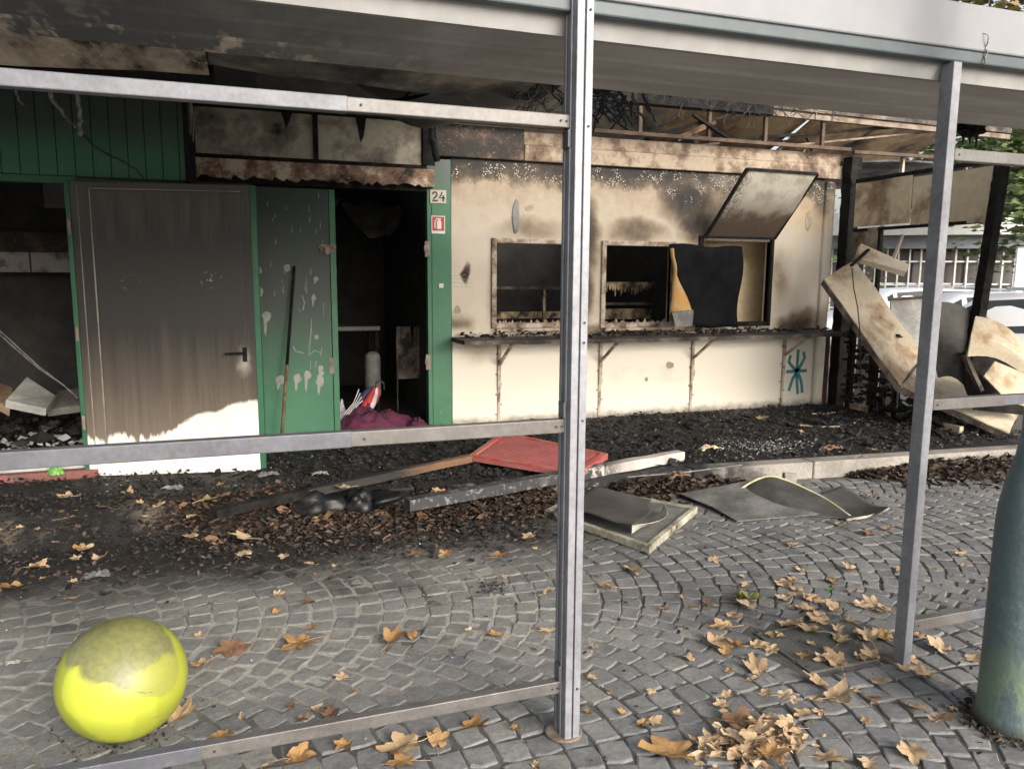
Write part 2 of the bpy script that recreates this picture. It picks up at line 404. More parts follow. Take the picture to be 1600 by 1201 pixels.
pf = B()
def plat(u, v):
    x = -9+u*24; y0 = kerbY(x)+.13; return V((x, y0+(13-y0)*v, ZP+.006*mn.noise(V((x*2, v*14, 3)))))
pf.grid(plat, 96, 30)
tag(pf.build('platform', 'platform', smooth=True), kind='structure')
def m_kerb():
    t = NT('kerb'); x, y, z = t.xyz(); f = t.noise(3, 6, .65); f2 = t.noise(40, 4, .7); f3 = t.noise(18, 5, .7)
    col = t.mix(t.ss(f, .35, .65), (.22, .205, .185), (.34, .31, .28))
    soot = t.ss(t.ma('ADD', x, t.ma('MULTIPLY', f, 2.)), 4.7, 3.9)
    sc = t.mix(t.ma('MULTIPLY', t.ss(f3, .56, .66), t.ss(x, .6, 1.6)), (.014, .014, .015), (.16, .16, .17))
    col = t.mix(soot, col, sc)
    col = t.mix(.5, col, t.ramp(f2, [(.3, (.4, .4, .4)), (.7, (1.1, 1.1, 1.1))]), 'MULTIPLY')
    t.bump(t.ma('ADD', f2, f3), .5, .008); return t.out(col, .8)
M['kerb'] = m_kerb()
kerb = tag(bpy.data.objects.new('kerb', None), kind='structure'); COL.objects.link(kerb)
x = -5.
while x < 9:
    L = 1.0; a, b = x+.004, x+L-.004
    B().hexa([(a, kerbY(a), -.1), (b, kerbY(b), -.1), (b, kerbY(b)+.14, -.1), (a, kerbY(a)+.14, -.1),
              (a, kerbY(a), ZP+.004), (b, kerbY(b), ZP+.004), (b, kerbY(b)+.14, ZP+.004), (a, kerbY(a)+.14, ZP+.004)]).build('kerb_stone', 'kerb', kerb, bev=.012)
    x += L
tag(box(15, 120, -60, 120, -.4, -.12).build('road', 'asphalt'), kind='structure')
tag(box(-60, 15, 13, 120, -.4, -.10).build('back_yard', 'asphalt'), kind='structure')

# ================================================================ WHITE KIOSK
def m_wall():
    t = NT('kiosk_wall'); x, y, z = t.xyz(); w = t.warp(.24, 3.5); f = t.noise(3, 6, .65); f2 = t.noise(38, 4, .7); f3 = t.noise(10, 5, .65)
    zz = t.ma('ADD', z, t.ma('MULTIPLY', t.ma('SUBTRACT', f, .5), .5))
    top = t.ss(zz, 2.10, 2.54)
    k = t.ma('MULTIPLY', t.ss(zz, 1.55, 2.5), .48)
    def mx(a): 
        nonlocal k; k = t.ma('MAXIMUM', k, a)
    mx(top)
    for c, r, s in (((4.15, 0, 2.30), (.65, None, .5), 1.), ((4.25, 0, 2.05), (.38, None, .45), .95), ((3.05, 0, 1.9), (.28, None, .75), .85), ((3.05, 0, 1.35), (.22, None, .7), .8),
                    ((2.5, 0, 1.93), (.75, None, .26), .5), ((3.6, 0, 1.95), (.75, None, .28), .6), ((4.0, 0, 1.5), (.3, None, .6), .5), ((5.3, 0, 1.5), (.22, None, .55), .45), ((1.86, 0, 1.52), (.045, None, .14), 1.), ((1.80, 0, 1.08), (.22, None, .16), .55),
                    ((5.55, 0, 1.02), (.5, None, .22), .8), ((3.6, 0, .96), (2.2, None, .13), .6), ((2.0, 0, .86), (.4, None, .25), .35), ((5.75, 0, 2.35), (.3, None, .45), .75), ((2.15, 0, 1.4), (.12, None, .6), .35)):
        mx(t.ma('MULTIPLY', t.blob(c, r, w), s))
    k = t.ma('ADD', k, t.ma('MULTIPLY', t.ma('SUBTRACT', f3, .5), t.ma('MULTIPLY', k, .55)), clamp=True)
    base = t.mix(t.ss(f, .35, .7), (.55, .485, .395), (.61, .55, .465))
    base = t.mix(t.ma('MULTIPLY', t.blob((5.62, 0, 2.15), (.3, None, .35), w), .8), base, (.58, .38, .16))
    low = t.ss(z, 1.1, .8); base = t.mix(low, base, (.72, .675, .59))
    o = t.n('ValToRGB'); t.put(o.inputs[0], k); e = o.color_ramp.elements
    col = t.mix(t.ss(k, .0, .55), base, (.31, .24, .165)); col = t.mix(t.ss(k, .30, .78), col, (.055, .04, .028)); col = t.mix(t.ss(k, .75, 1.), col, (.014, .012, .011))
    sp = t.vor(70, sc3=(1, 1, .8)); spn = t.noise(9, 3, .5)
    sp = t.ma('MULTIPLY', t.ma('MULTIPLY', t.ss(sp, .30, .22), t.ss(k, .35, .6)), t.ma('MULTIPLY', t.ss(spn, .47, .58), t.ss(z, 2.1, 2.3)))
    col = t.mix(sp, col, (.62, .57, .48))
    sm = t.ma('MULTIPLY', t.ss(t.noise(1.3, 4, .6, sc3=(1, 1, 2.2)), .56, .7), .25)
    col = t.mix(sm, col, (.40, .36, .31))
    dirt = t.ma('MULTIPLY', t.ss(t.ma('ADD', z, t.ma('MULTIPLY', f3, .14)), .29, .17), .85)
    col = t.mix(dirt, col, (.10, .08, .06))
    chips = t.ma('MULTIPLY', t.ss(f2, .70, .74), .5); col = t.mix(chips, col, (.25, .20, .15))
    t.bump(t.ma('ADD', t.ma('MULTIPLY', f2, t.ma('ADD', .2, k)), t.ma('MULTIPLY', f3, .6)), .35, .008)
    return t.out(col, .75)
M['wall'] = m_wall()
def m_scorch(name, pale, mid, scale=5, thr=.5, speck=True, sc3=None):
    t = NT(name); f = t.noise(scale, 6, .7, sc3=sc3); f2 = t.noise(scale*7, 5, .7, sc3=sc3); f3 = t.noise(scale*.5, 4, .6, sc3=sc3)
    k = t.ma('ADD', t.ma('MULTIPLY', f, .65), t.ma('MULTIPLY', f3, .35))
    col = t.mix(t.ss(k, thr-.12, thr), pale, mid); col = t.mix(t.ss(k, thr-.02, thr+.12), col, (.018, .015, .013))
    if speck: col = t.mix(t.ma('MULTIPLY', t.ss(f2, .60, .68), .7), col, pale)
    col = t.mix(.35, col, t.ramp(f2, [(.3, (.35, .33, .3)), (.7, (1, 1, 1))]), 'MULTIPLY')
    t.bump(t.ma('ADD', f2, f), .6, .01); return t.out(col, .8)
M['frieze'] = m_scorch('frieze', (.35, .285, .215), (.17, .115, .078), 4, .54)
M['frieze_dark'] = m_scorch('frieze_dark', (.28, .18, .13), (.06, .04, .03), 6, .42)
M['flake'] = m_scorch('flake', (.66, .57, .43), (.26, .16, .11), 5, .53)
M['transom'] = m_scorch('transom', (.44, .40, .32), (.22, .195, .16), 2.8, .565, False)
M['wframe'] = m_scorch('wframe', (.54, .47, .39), (.30, .22, .16), 7, .55)
M['shelf'] = m_scorch('shelf', (.24, .19, .15), (.09, .075, .065), 4, .5)
M['tanpanel'] = m_scorch('tanpanel', (.56, .46, .31), (.34, .22, .12), 1.6, .66, False)
M['palepanel'] = m_scorch('palepanel', (.56, .48, .36), (.38, .27, .17), 2.6, .60)
M['board'] = m_scorch('board', (.66, .55, .37), (.30, .20, .125), 1.7, .61, False)
M['alligator'] = m_scorch('alligator', (.28, .20, .12), (.06, .045, .035), 6, .42)

K = thing('white_kiosk', 'cream white burnt kiosk with a counter, soot streaked windows and charred top', 'kiosk', (3.8, YW, ZP))
def pw(px, py, Y=YW): p = pY(px, py, Y); return p.x, p.z
def wallholes(x0, x1, z0, z1, holes, y0, y1):
    b = B(); X = sorted({x0, x1, *[h[0] for h in holes], *[h[1] for h in holes]}); Z = sorted({z0, z1, *[h[2] for h in holes], *[h[3] for h in holes]})
    solid = lambda i, j: 0 <= i < len(X)-1 and 0 <= j < len(Z)-1 and not any(h[0] <= (X[i]+X[i+1])/2 <= h[1] and h[2] <= (Z[j]+Z[j+1])/2 <= h[3] for h in holes)
    for i in range(len(X)-1):
        for j in range(len(Z)-1):
            if not solid(i, j): continue
            a, c, e, f = X[i], X[i+1], Z[j], Z[j+1]
            b.add([(a, y0, e), (c, y0, e), (c, y0, f), (a, y0, f)], [(0, 1, 2, 3)]); b.add([(a, y1, e), (c, y1, e), (c, y1, f), (a, y1, f)], [(3, 2, 1, 0)])
            if not solid(i-1, j): b.add([(a, y0, e), (a, y0, f), (a, y1, f), (a, y1, e)], [(0, 1, 2, 3)])
            if not solid(i+1, j): b.add([(c, y0, e), (c, y1, e), (c, y1, f), (c, y0, f)], [(0, 1, 2, 3)])
            if not solid(i, j-1): b.add([(a, y0, e), (a, y1, e), (c, y1, e), (c, y0, e)], [(0, 1, 2, 3)])
            if not solid(i, j+1): b.add([(a, y0, f), (c, y0, f), (c, y1, f), (a, y1, f)], [(0, 1, 2, 3)])
    return b
WX0, WX1, WTOP, ZC = 1.75, 5.93, 2.52, .92
wins = [(2.167, 3.02, 1.06, 1.79), (3.27, 3.99, 1.05, 1.79), (4.34, 5.15, 1.04, 1.86)]
wallholes(WX0, 5.80, ZC-.02, WTOP, wins, YW, YW+.07).build('wall', 'wall', K)
# lower panels and joint battens
jx = [WX0, 2.20, 3.24, 4.275, 5.40, 5.80]
for a, c in zip(jx[:-1], jx[1:]): box(a+.004, c-.004, YW+.004, YW+.06, ZP-.02, ZC-.02).build('lower_panel', 'wall', K, bev=.003)
for a in jx[1:-1]:
    bt = box(a-.014, a+.014, YW-.007, YW+.003, ZP+.02, ZC-.04).build('batten', 'wframe', K)
    sc = B()
    for i in range(7): sc.box(a-.032+.05*(i % 2), a-.020+.05*(i % 2), YW-.006, YW+.003, .2+i*.095, .212+i*.095)
    sc.build('screw', 'rustgrey', bt)
# pilaster at the right corner, dark red strip
pil = B(); n = 10
pil.prism([(5.80, ZP-.02), (5.80, 2.5), (5.93, 2.5), (5.93, ZP-.02)], YW-.035, YW+.1); pil.build('pilaster', 'wall', K, bev=.03)
box(5.93, 5.985, YW-.02, YW+.1, ZP, .93).build('corner_strip', 'redbrick', K)
# frieze over the wall
box(2.42, 5.97, YW-.05, YW+.05, WTOP+.002, 2.66).build('frieze', 'frieze', K, bev=.008)
box(2.42, 5.97, YW-.025, YW+.05, 2.663, 2.78).build('frieze', 'frieze', K, bev=.008)
box(WX0-.15, 2.417, YW-.045, YW+.05, WTOP+.002, 2.80).build('frieze', 'frieze_dark', K, bev=.008)
# window frames
for i, (a, c, e, f) in enumerate(wins):
    fr = B(); w = .045
    fr.box(a-w, a, YW-.03, YW+.05, e-w, f+w); 
    if i != 2: fr.box(a, c, YW-.028, YW+.05, f, f+w)
    fr.box(c, c+w*.8, YW-.03, YW+.05, e-w, f+w); fr.box(a, c, YW-.028, YW+.06, e-w, e)
    fo = fr.build('window_frame', 'wframe' if i < 2 else 'char', K, bev=.005)
    B().box(a-.01, c+.01, YW-.06, YW-.031, e-.075, e-.046).build('sill', 'wframe', fo, bev=.004)
    sh = B()    # broken shards / burnt sash remains along the bottom
    xx = a
    while xx < c-.02 and i < 2:
        ww = rr(.02, .06); hh = rr(.01, .05)
        sh.prism([(xx, e), (xx+ww, e), (xx+ww*rr(.2, .8), e+hh)], YW+.02, YW+.026); xx += ww*rr(.8, 1.8)
    if i < 2: sh.build('sash_remains', 'wframe', fo)
# interior
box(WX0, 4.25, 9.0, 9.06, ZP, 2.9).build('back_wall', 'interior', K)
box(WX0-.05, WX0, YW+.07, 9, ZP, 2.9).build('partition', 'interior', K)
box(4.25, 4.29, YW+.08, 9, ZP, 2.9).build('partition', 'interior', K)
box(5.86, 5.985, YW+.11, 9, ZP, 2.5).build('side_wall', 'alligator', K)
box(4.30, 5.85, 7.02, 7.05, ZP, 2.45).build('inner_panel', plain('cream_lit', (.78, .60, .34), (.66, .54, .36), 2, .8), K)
box(WX0, 4.25, 7.0, 9.0, ZP+.004, ZP+.012).build('floor', 'black', K)
iw = m_scorch('ice', (.46, .38, .24), (.22, .16, .10), 9, .5); M['ice'] = iw
dr = B(); xx = 3.33
while xx < 4.05:
    h = .03+.10*abs(math.sin((xx-3.33)*4.2))*rr(.3, 1.2); w = rr(.02, .05)
    dr.prism([(xx, 1.42), (xx+w, 1.42), (xx+w*.6, 1.42-h), (xx+w*.4, 1.42-h)], 7.2, 7.22); xx += w*.9
dr.box(3.30, 4.1, 7.2, 7.22, 1.42, 1.44); dr.build('melted_shelf', 'ice', K)
box(3.27, 4.1, 7.25, 7.3, 1.05, 1.16).build('inner_shelf', 'ice', K); box(3.3, 4.1, 7.22, 7.5, 1.20, 1.22).build('inner_shelf', 'shelf', K)
box(2.05, 3.3, 7.6, 7.64, 1.05, 1.12).build('inner_shelf', 'ice', K); box(2.05, 3.3, 7.5, 7.9, 1.36, 1.39).build('inner_shelf', 'shelf', K)
box(2.4, 2.42, 7.5, 7.52, 1.0, 1.37).build('inner_shelf_stud', 'ice', K); box(2.95, 2.98, 7.5, 7.53, 1.0, 1.37).build('inner_shelf_stud', 'ice', K)
# counter on brackets
ct = B()
def ctop(u, v):
    x = 1.74+u*4.12; y = 6.24+v*(YW-.005-6.24); return V((x, y, .945+.006*mn.noise(V((x*5, y*5, 0)))-.012*math.sin(u*math.pi)))
ct.grid(ctop, 60, 4); cto = ct.build('counter', 'shelf', K, solid=.035)
for a in (2.20, 3.24, 4.275, 5.40):
    br = B(); br.bar((a, 6.32, .905), (a, YW-.02, .68), .025, .02); br.bar((a, YW-.015, .9), (a, YW-.015, .45), .03, .014, (0, 1, 0)); br.bar((a, 6.28, .9), (a, YW-.02, .9), .03, .014)
    br.build('bracket', 'wframe', cto)
M['flakepale'] = plain('flakepale', (.46, .40, .31), (.30, .25, .19), 14, .8)
# peeled flakes on the wall
for i, (px, py, rx, rz) in enumerate(((806, 340, .035, .14), (828, 325, .05, .03), (1047, 570, .04, .04), (1010, 592, .018, .025), (1083, 582, .022, .035), (714, 484, .035, .035), (1263, 345, .05, .10))):
    x, z = pw(px, py)
    B().prism(blobpoly(x, z, rx, rz, 12, i), YW-.004-.01*(i == 0), YW+.002).build('loose_flake', 'sheetgrey' if i == 0 else 'flakepale', K)
# graffiti star, turquoise
gs = B()
def c8(cx, cy): return pw(1150+cx/3.533, 300+cy/3.533)
for pts in (((345, 868), (340, 940), (336, 1000), (338, 1060), (342, 1115)), ((278, 992), (335, 988), (392, 985)), ((303, 900), (293, 938), (312, 962), (334, 985)), ((374, 882), (380, 915), (362, 950), (342, 985)),
            ((332, 1000), (314, 1030), (304, 1060), (292, 1098)), ((345, 1000), (356, 1030), (364, 1065), (366, 1108))):
    stroke(gs, [c8(*p) for p in pts], .036, YW+.004, .0015)
tag(gs.build('graffiti', 'teal', K))['label'] = 'turquoise spray painted star figure on the white wall'
# small pencil scribbles
sc = B()
for row, (y0, x0, x1) in enumerate(((430, 705, 723), (436, 704, 738), (442, 705, 740), (448, 706, 734))):
    px = x0
    while px < x1:
        L = rr(2, 5); pts = []
        for i in range(5): p = pw(px+L*i/4, y0+rr(-1.2, 1.2)); pts.append(p)
        stroke(sc, pts, .003, YW, .0012); px += L+rr(.8, 2)
sc.build('scribble', 'faint_ink', K)

# hatch propped up over the right window
h0, h1 = V((4.34, 6.66, 1.90)), V((5.16, 6.66, 1.90))
t0, t1 = pY(1166, 263, 6.22), pY(1276, 271, 6.22)
def m_hatch():
    t = NT('hatch'); x, y, z = t.xyz(); f = t.noise(4, 6, .65); f2 = t.noise(30, 4, .7)
    k = t.ss(t.ma('ADD', z, t.ma('MULTIPLY', t.ma('SUBTRACT', f, .5), .7)), 2.28, 2.02)
    col = t.mix(t.ss(f, .4, .65), (.52, .49, .42), (.34, .30, .24)); col = t.mix(k, col, (.10, .07, .05))
    st = t.ma('MULTIPLY', t.ss(t.ma('ADD', x, t.ma('MULTIPLY', f2, .2)), 4.72, 4.58), .8); col = t.mix(t.ma('MULTIPLY', st, t.ss(f2, .45, .55)), col, (.09, .07, .05))
    t.bump(f2, .4, .01); return t.out(col, .7)
M['hatch'] = m_hatch()
HT = thing('window_hatch', 'sooty hinged hatch propped open above the right kiosk window', 'hatch', tuple(h0))
B().grid(lambda u, v: h0.lerp(h1, u).lerp(t0.lerp(t1, u), v)+V((0, -.012*math.sin(v*3.1), 0)), 8, 8).build('panel', 'hatch', HT, solid=.02)
ed = B(); up_ = V((0, -.012, -.008))
for a, c in ((h0, h1), (h0, t0), (h1, t1), (t0, t1)): ed.bar(a+up_, c+up_, .025, .03, (0, 1, 0))
ed.build('frame', 'char', HT)
# black warped sheet hanging in the window
c = [pY(1045, 382, 6.62), pY(1162, 386, 6.60), pY(1152, 513, 6.52), pY(1062, 508, 6.50)]
B().grid(lambda u, v: c[0].lerp(c[1], u).lerp(c[3].lerp(c[2], u), v)+V((.03*math.sin(v*6)*u, -.035*math.sin(u*5+v*2), .012*math.sin(u*9))), 14, 14)\
    .build('warped_sheet', 'warped_black', tag(thing('black_panel', 'charred black warped sheet leaning in the right kiosk window', 'panel', tuple(c[3]))), smooth=True, solid=.008)
# scorched foam strip beside it
p = [pY(1047, 388, 6.5), pY(1053, 388, 6.5), pY(1058, 430, 6.46), pY(1079, 470, 6.44), pY(1084, 490, 6.42), pY(1047, 488, 6.42), pY(1044, 470, 6.44), pY(1052, 430, 6.46)]
FM = thing('foam_strip', 'scorched orange and yellow foam strip hanging beside the black sheet', 'foam', tuple(p[5]))
B().grid(lambda u, v: (p[0].lerp(p[7], min(v*2, 1)) if v <= .5 else p[7].lerp(p[5], v*2-1)).lerp(p[1].lerp(p[2], min(v*2, 1)) if v <= .5 else p[2].lerp(p[4], v*2-1), u)+V((0, -.03*math.sin(u*3.1)+.01*math.sin(v*14), 0)), 6, 14).build('foam', 'orange', FM, smooth=True, solid=.01)
B().hexa([pY(1050, 488, 6.38), pY(1084, 484, 6.38), pY(1082, 484, 6.48), pY(1052, 486, 6.48), pY(1056, 512, 6.36), pY(1082, 510, 6.36), pY(1080, 510, 6.46), pY(1058, 511, 6.46)]).build('end_block', 'sheetgrey', FM, bev=.005)
# charred crumbs on the counter
def chunks(n, pos, s0, s1, flat=.6):
    b = B()
    for _ in range(n):
        p = V(pos()); s = s0*(s1/s0)**(random.random()**2); q = Matrix.Rotation(rr(0, 6.3), 3, 'Z') @ Matrix.Rotation(rr(-.8, .8), 3, 'X')
        P = [V((rr(.5, 1.2), 0, 0)), V((0, rr(.35, 1), 0)), V((-rr(.5, 1.2), 0, 0)), V((0, -rr(.35, 1), 0)), V((rr(-.3, .3), rr(-.3, .3), rr(.4, 1)*flat)), V((0, 0, -.5*flat))]
        b.add([p+q @ (v*s) for v in P], [(0, 1, 4), (1, 2, 4), (2, 3, 4), (3, 0, 4), (1, 0, 5), (2, 1, 5), (3, 2, 5), (0, 3, 5)])
    return b
tag(chunks(900, lambda: (rr(1.8, 5.8), rr(6.28, 6.66), .95+rr(0, .03)+.03*max(0, mn.noise(V((rr(0, 9), 1, 2))))), .008, .04).build('counter_char', 'char_chunk'), 'charred crumbs heaped along the kiosk counter', 'char', kind='stuff')

# ================================================================ GREEN UNIT NUMBER 24
def m_green(name, z0, z1, amt=1., xs=None):
    t = NT(name); x, y, z = t.xyz(); f = t.noise(2.5, 6, .65); f2 = t.noise(26, 5, .7, sc3=(1, 1, .35)); f3 = t.noise(60, 3, .6)
    col = t.mix(t.ss(f, .35, .65), (.026, .135, .068), (.040, .175, .092))
    k = t.ss(t.ma('ADD', z, t.ma('MULTIPLY', t.ma('SUBTRACT', f, .5), .5)), z0, z1)
    if xs: k = t.ma('MULTIPLY', k, t.ma('ADD', .25, t.ma('MULTIPLY', t.ss(x, xs[0], xs[1]), .75)))
    k = t.ma('MULTIPLY', k, amt)
    col = t.mix(k, col, (.024, .028, .030))
    col = t.mix(t.ma('MULTIPLY', t.ss(f2, .66, .72), .6), col, (.22, .26, .22))
    col = t.mix(.3, col, t.ramp(f3, [(.3, (.5, .5, .5)), (.7, (1, 1, 1))]), 'MULTIPLY')
    t.bump(t.ma('ADD', f, f2), .12, .006); return t.out(col, .5)
M['green_door'] = m_green('green_door', .45, 1.35, .86)
M['green_jamb'] = m_green('green_jamb', 2.05, 2.5, .9)
M['green_side'] = m_green('green_side', 2.20, 2.55, .92)
U = thing('green_kiosk_front', 'burnt green kiosk front numbered 24 with open doorway and sooty transom', 'kiosk', (.7, YW, ZP))
box(1.525, 1.742, YW-.02, YW+.07, ZP, 2.50).build('jamb', 'green_jamb', U, bev=.004)
box(1.565, 1.60, YW-.028, YW-.019, ZP, 2.18).build('jamb_strip', 'green_jamb', U, bev=.002)
box(.685, .735, YW-.03, YW+.05, ZP, 2.20).build('door_post', 'green_jamb', U, bev=.003)
dl = box(.075, .68, YW-.035, YW+.01, ZP+.02, 2.20).build('door_leaf', 'green_door', U, bev=.003)
box(-.37, .07, YW-.01, YW+.04, ZP, 2.24).build('side_panel', 'green_door', U)
def c6(cx, cy, Y=YW): return pw(370+cx/3.533, 300+cy/3.533, Y)
for i, (cx, cy, rx, rz, dp) in enumerate(((118, 432, .03, .035, .0), (124, 550, .032, .045, 0), (166, 685, .035, .04, .16), (278, 420, .03, .03, 0), (437, 480, .02, .02, .03), (425, 585, .018, .03, .06), (440, 800, .018, .02, 0),
                                          (240, 1035, .04, .035, .07), (335, 1030, .03, .04, .09), (390, 1008, .032, .04, .14), (460, 1040, .032, .05, .10), (463, 972, .022, .03, .03), (470, 1000, .02, .02, .03))):
    x, z = c6(cx, cy, YW-.036); b_ = B(); b_.prism(blobpoly(x, z, rx, rz, 14, i+20), YW-.0365, YW-.034)
    if dp: b_.prism([(x-rx*.8, z), (x+rx*.1, z-rz*.6), (x-rx*.1, z-rz-dp*.35), (x-rx*.45, z-rz-dp*.8), (x-rx*.75, z-rz-dp*.5)], YW-.0372, YW-.034)
    b_.build('peeled_paint', 'primer', dl)
cr = B()
for pts in (((360, 570), (372, 610), (365, 650), (345, 660), (340, 640)), ((310, 850), (325, 880), (350, 885), (372, 890)), ((412, 700), (408, 760), (402, 830), (395, 900)), ((395, 900), (430, 875), (470, 890)), ((470, 860), (462, 905)), ((480, 610), (478, 690)), ((408, 930), (405, 980)), ((440, 930), (432, 970))):
    cr.tube([V((c6(*p, YW-.04)[0], YW-.037, c6(*p, YW-.04)[1])) for p in pts], [.004]+[.008]*(len(pts)-2)+[.003], 5)
cr.build('paint_curl', 'primer', dl)
for i in range(24):
    x, z = rr(.1, .66), rr(1.3, 2.15)
    B().prism([(x, z), (x+.008, z+.005), (x+.006, z+rr(.03, .1))], YW-.0365, YW-.034).build('peeled_paint', 'primer', dl)
lt = B(); x, z = c6(498, 312, YW-.05)
lt.box(x-.06, x+.06, YW-.055, YW-.036, z-.035, z+.035); lt.box(x-.075, x+.075, YW-.06, YW-.05, z+.0, z+.02); lt.box(x-.02, x+.02, YW-.075, YW-.055, z-.05, z+.01); lt.build('latch', 'steel_latch', dl, bev=.004)
for cx, cy in ((1046, 310), (1052, 930)):
    x, z = c6(cx, cy); b = B(); b.box(x-.02, x+.025, YW-.032, YW-.019, z-.08, z+.06); b.box(x-.03, x-.005, YW-.045, YW-.03, z-.03, z+.02); b.build('strike_plate', 'steel_latch', U, bev=.003)
x, z = c6(520, 950); box(x-.02, x+.02, YW-.04, YW-.031, z-.08, z+.06).build('strike_plate', 'steel_latch', U, bev=.003)
# ragged flaking lintel
P = [(-.34, 2.405)]; xx = 1.58; P.append((xx, 2.395))
while xx > -.34: P.append((xx, 2.262+rr(-.022, .02))); xx -= rr(.015, .05)
lo = B(); poly = P
n = len(poly)
for i in range(2, n-1):
    a, c_ = poly[i], poly[i+1]
    lo.hexa([(c_[0], YW-.075, c_[1]), (a[0], YW-.075, a[1]), (a[0], YW-.02, a[1]), (c_[0], YW-.02, c_[1]), (c_[0], YW-.075, 2.40), (a[0], YW-.075, 2.40), (a[0], YW-.02, 2.40), (c_[0], YW-.02, 2.40)])
lo.build('lintel_board', 'flake', U)
box(-.36, 1.60, YW-.015, YW+.06, 2.22, 2.44).build('lintel', 'char', U)
box(-.33, .575, YW+.0, YW+.03, 2.44, 2.80).build('transom_panel', 'transom', U, bev=.004)
box(.615, 1.49, YW+.0, YW+.03, 2.44, 2.80).build('transom_panel', 'transom', U, bev=.004)
for a in ((-.365, -.33), (.575, .615), (1.49, 1.60)): box(a[0]+.001, a[1]-.001, YW-.03, YW+.05, 2.44, 2.88).build('transom_mullion', 'char', U, bev=.004)
box(-.365, 1.60, YW-.032, YW+.05, 2.802, 2.95).build('head_beam', 'char', U, bev=.006)
for a, z0, w in ((.33, 2.68, .06), (.93, 2.60, .06)):
    B().prism([(a, 2.80), (a+w*1.4, 2.80), (a+w, z0+.05), (a+w*.6, z0)], YW-.012, YW-.003).build('hanging_char', 'char', U)
# dark interior
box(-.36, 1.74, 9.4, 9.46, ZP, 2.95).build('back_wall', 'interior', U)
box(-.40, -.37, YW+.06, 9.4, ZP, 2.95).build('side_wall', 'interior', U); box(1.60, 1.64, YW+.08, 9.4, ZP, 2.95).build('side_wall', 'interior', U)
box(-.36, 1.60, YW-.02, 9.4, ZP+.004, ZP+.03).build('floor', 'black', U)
cl = B()
cl.grid(lambda u, v: V((.4+u*1.1, 7.6+v*.3, 2.2-.35*abs(math.sin(u*5+1))*(1-v)-.1*mn.noise(V((u*6, v*3, 1))))), 16, 4); cl.build('hanging_ceiling_skin', 'sheetdark', U)
# things in the doorway
BX = thing('dripped_panel', 'white panel with black soot drips inside the dark doorway', 'panel', (1.35, 7.4, ZP))
x0, z0 = pw(622, 592, 7.4); x1, z1 = pw(655, 510, 7.4)
M['drip'] = m_scorch('drip', (.30, .27, .22), (.14, .11, .09), 6, .50)
box(x0, x1, 7.4, 7.43, z0, z1).build('panel', 'drip', BX); box(x0-.01, x0, 7.4, 7.45, ZP, z1).build('post', 'shelf', BX)
for i in range(6):
    a = rr(x0+.01, x1-.03); B().prism([(a, z1), (a+.02, z1), (a+.012, z1-rr(.08, .25))], 7.396, 7.3995).build('soot_drip', 'ink', BX)
CB = thing('burnt_bench', 'charred work bench with pale top inside the dark doorway', 'bench', (.95, 7.8, ZP))
box(.75, 1.25, 7.6, 8.1, .95, .99).build('top', 'sheetdark', CB)
for a in ((.77, 7.62), (1.2, 7.62), (.77, 8.05), (1.2, 8.05)): box(a[0], a[0]+.04, a[1], a[1]+.04, ZP+.03, .95).build('leg', 'char', CB)
bt = B(); c_ = pY(582, 570, 7.3); bt.lathe([(0, -.30), (.075, -.30), (.08, -.28), (.075, -.05), (.082, -.02), (.07, .10), (.03, .13), (0, .125)], c_, 16)
tag(bt.build('plastic_drum', 'sheetgrey', smooth=True), 'grey melted plastic drum standing in the dark doorway', 'drum')
def cloth(name, mat, c, rx, ry, h, seed, label, cat, amp=.5):
    b = B()
    def fn(u, v):
        a = u*2*math.pi; r = v; q = 1+amp*.6*mn.noise(V((math.cos(a)*1.5, math.sin(a)*1.5, seed)))
        zz = h*(1-v**2.2)*(1+amp*1.6*mn.noise(V((math.cos(a)*r*3, math.sin(a)*r*3, seed+3))))+h*.45*(1-v)*abs(mn.noise(V((math.cos(a)*r*7, math.sin(a)*r*7, seed+9))))+.02*mn.noise(V((math.cos(a)*r*16, math.sin(a)*r*16, seed+5)))
        return V((c[0]+rx*r*q*math.cos(a), c[1]+ry*r*q*math.sin(a), c[2]+max(zz, -.0)))
    b.grid(fn, 72, 22); o = b.build(name, mat, None, smooth=True); return tag(o, label, cat)
pm = pZ(585, 668, ZP+.03); cloth('crumpled_cloth', 'magenta', (pm.x, pm.y+.12, ZP+.03),   .34, .22, .13, 4, 'crumpled magenta cloth heaped on the doorway threshold', 'cloth')
pm = pZ(531, 662, ZP+.03); cloth('crumpled_cloth', 'fabric_white', (pm.x, pm.y+.1, ZP+.03), .10, .12, .16, 8, 'crumpled white cloth in the left corner of the doorway', 'cloth', .7)
pm = pZ(655, 668, ZP+.03); cloth('crumpled_cloth', 'magenta', (pm.x, pm.y+.08, ZP+.03), .09, .08, .06, 2, 'small pink cloth scrap at the right end of the doorway threshold', 'cloth')
UB = thing('folded_umbrella', 'folded red, white and blue umbrella leaning in the doorway', 'umbrella', (1.0, 6.85, ZP))
a, c_ = pY(560, 655, 6.85), pY(586, 606, 6.95)
for i, (mt, off) in enumerate((('fabric_red', 0), ('fabric_white', .035), ('fabric_blue', -.03), ('fabric_red', .06))):
    d = V((off, .02*i, .01*i)); B().tube([a+d*2.2, a.lerp(c_, .4)+d*1.6, a.lerp(c_, .8)+d, c_+d*.3], [.02, .045, .032, .012], 8).build('canopy_fold', mt, UB, smooth=True)
hd = B(); hd.tube([c_, c_+V((.01, 0, .05)), c_+V((.05, 0, .07)), c_+V((.08, 0, .04)), c_+V((.085, 0, -.02))], .008, 6); hd.build('handle', 'ink', UB, smooth=True)
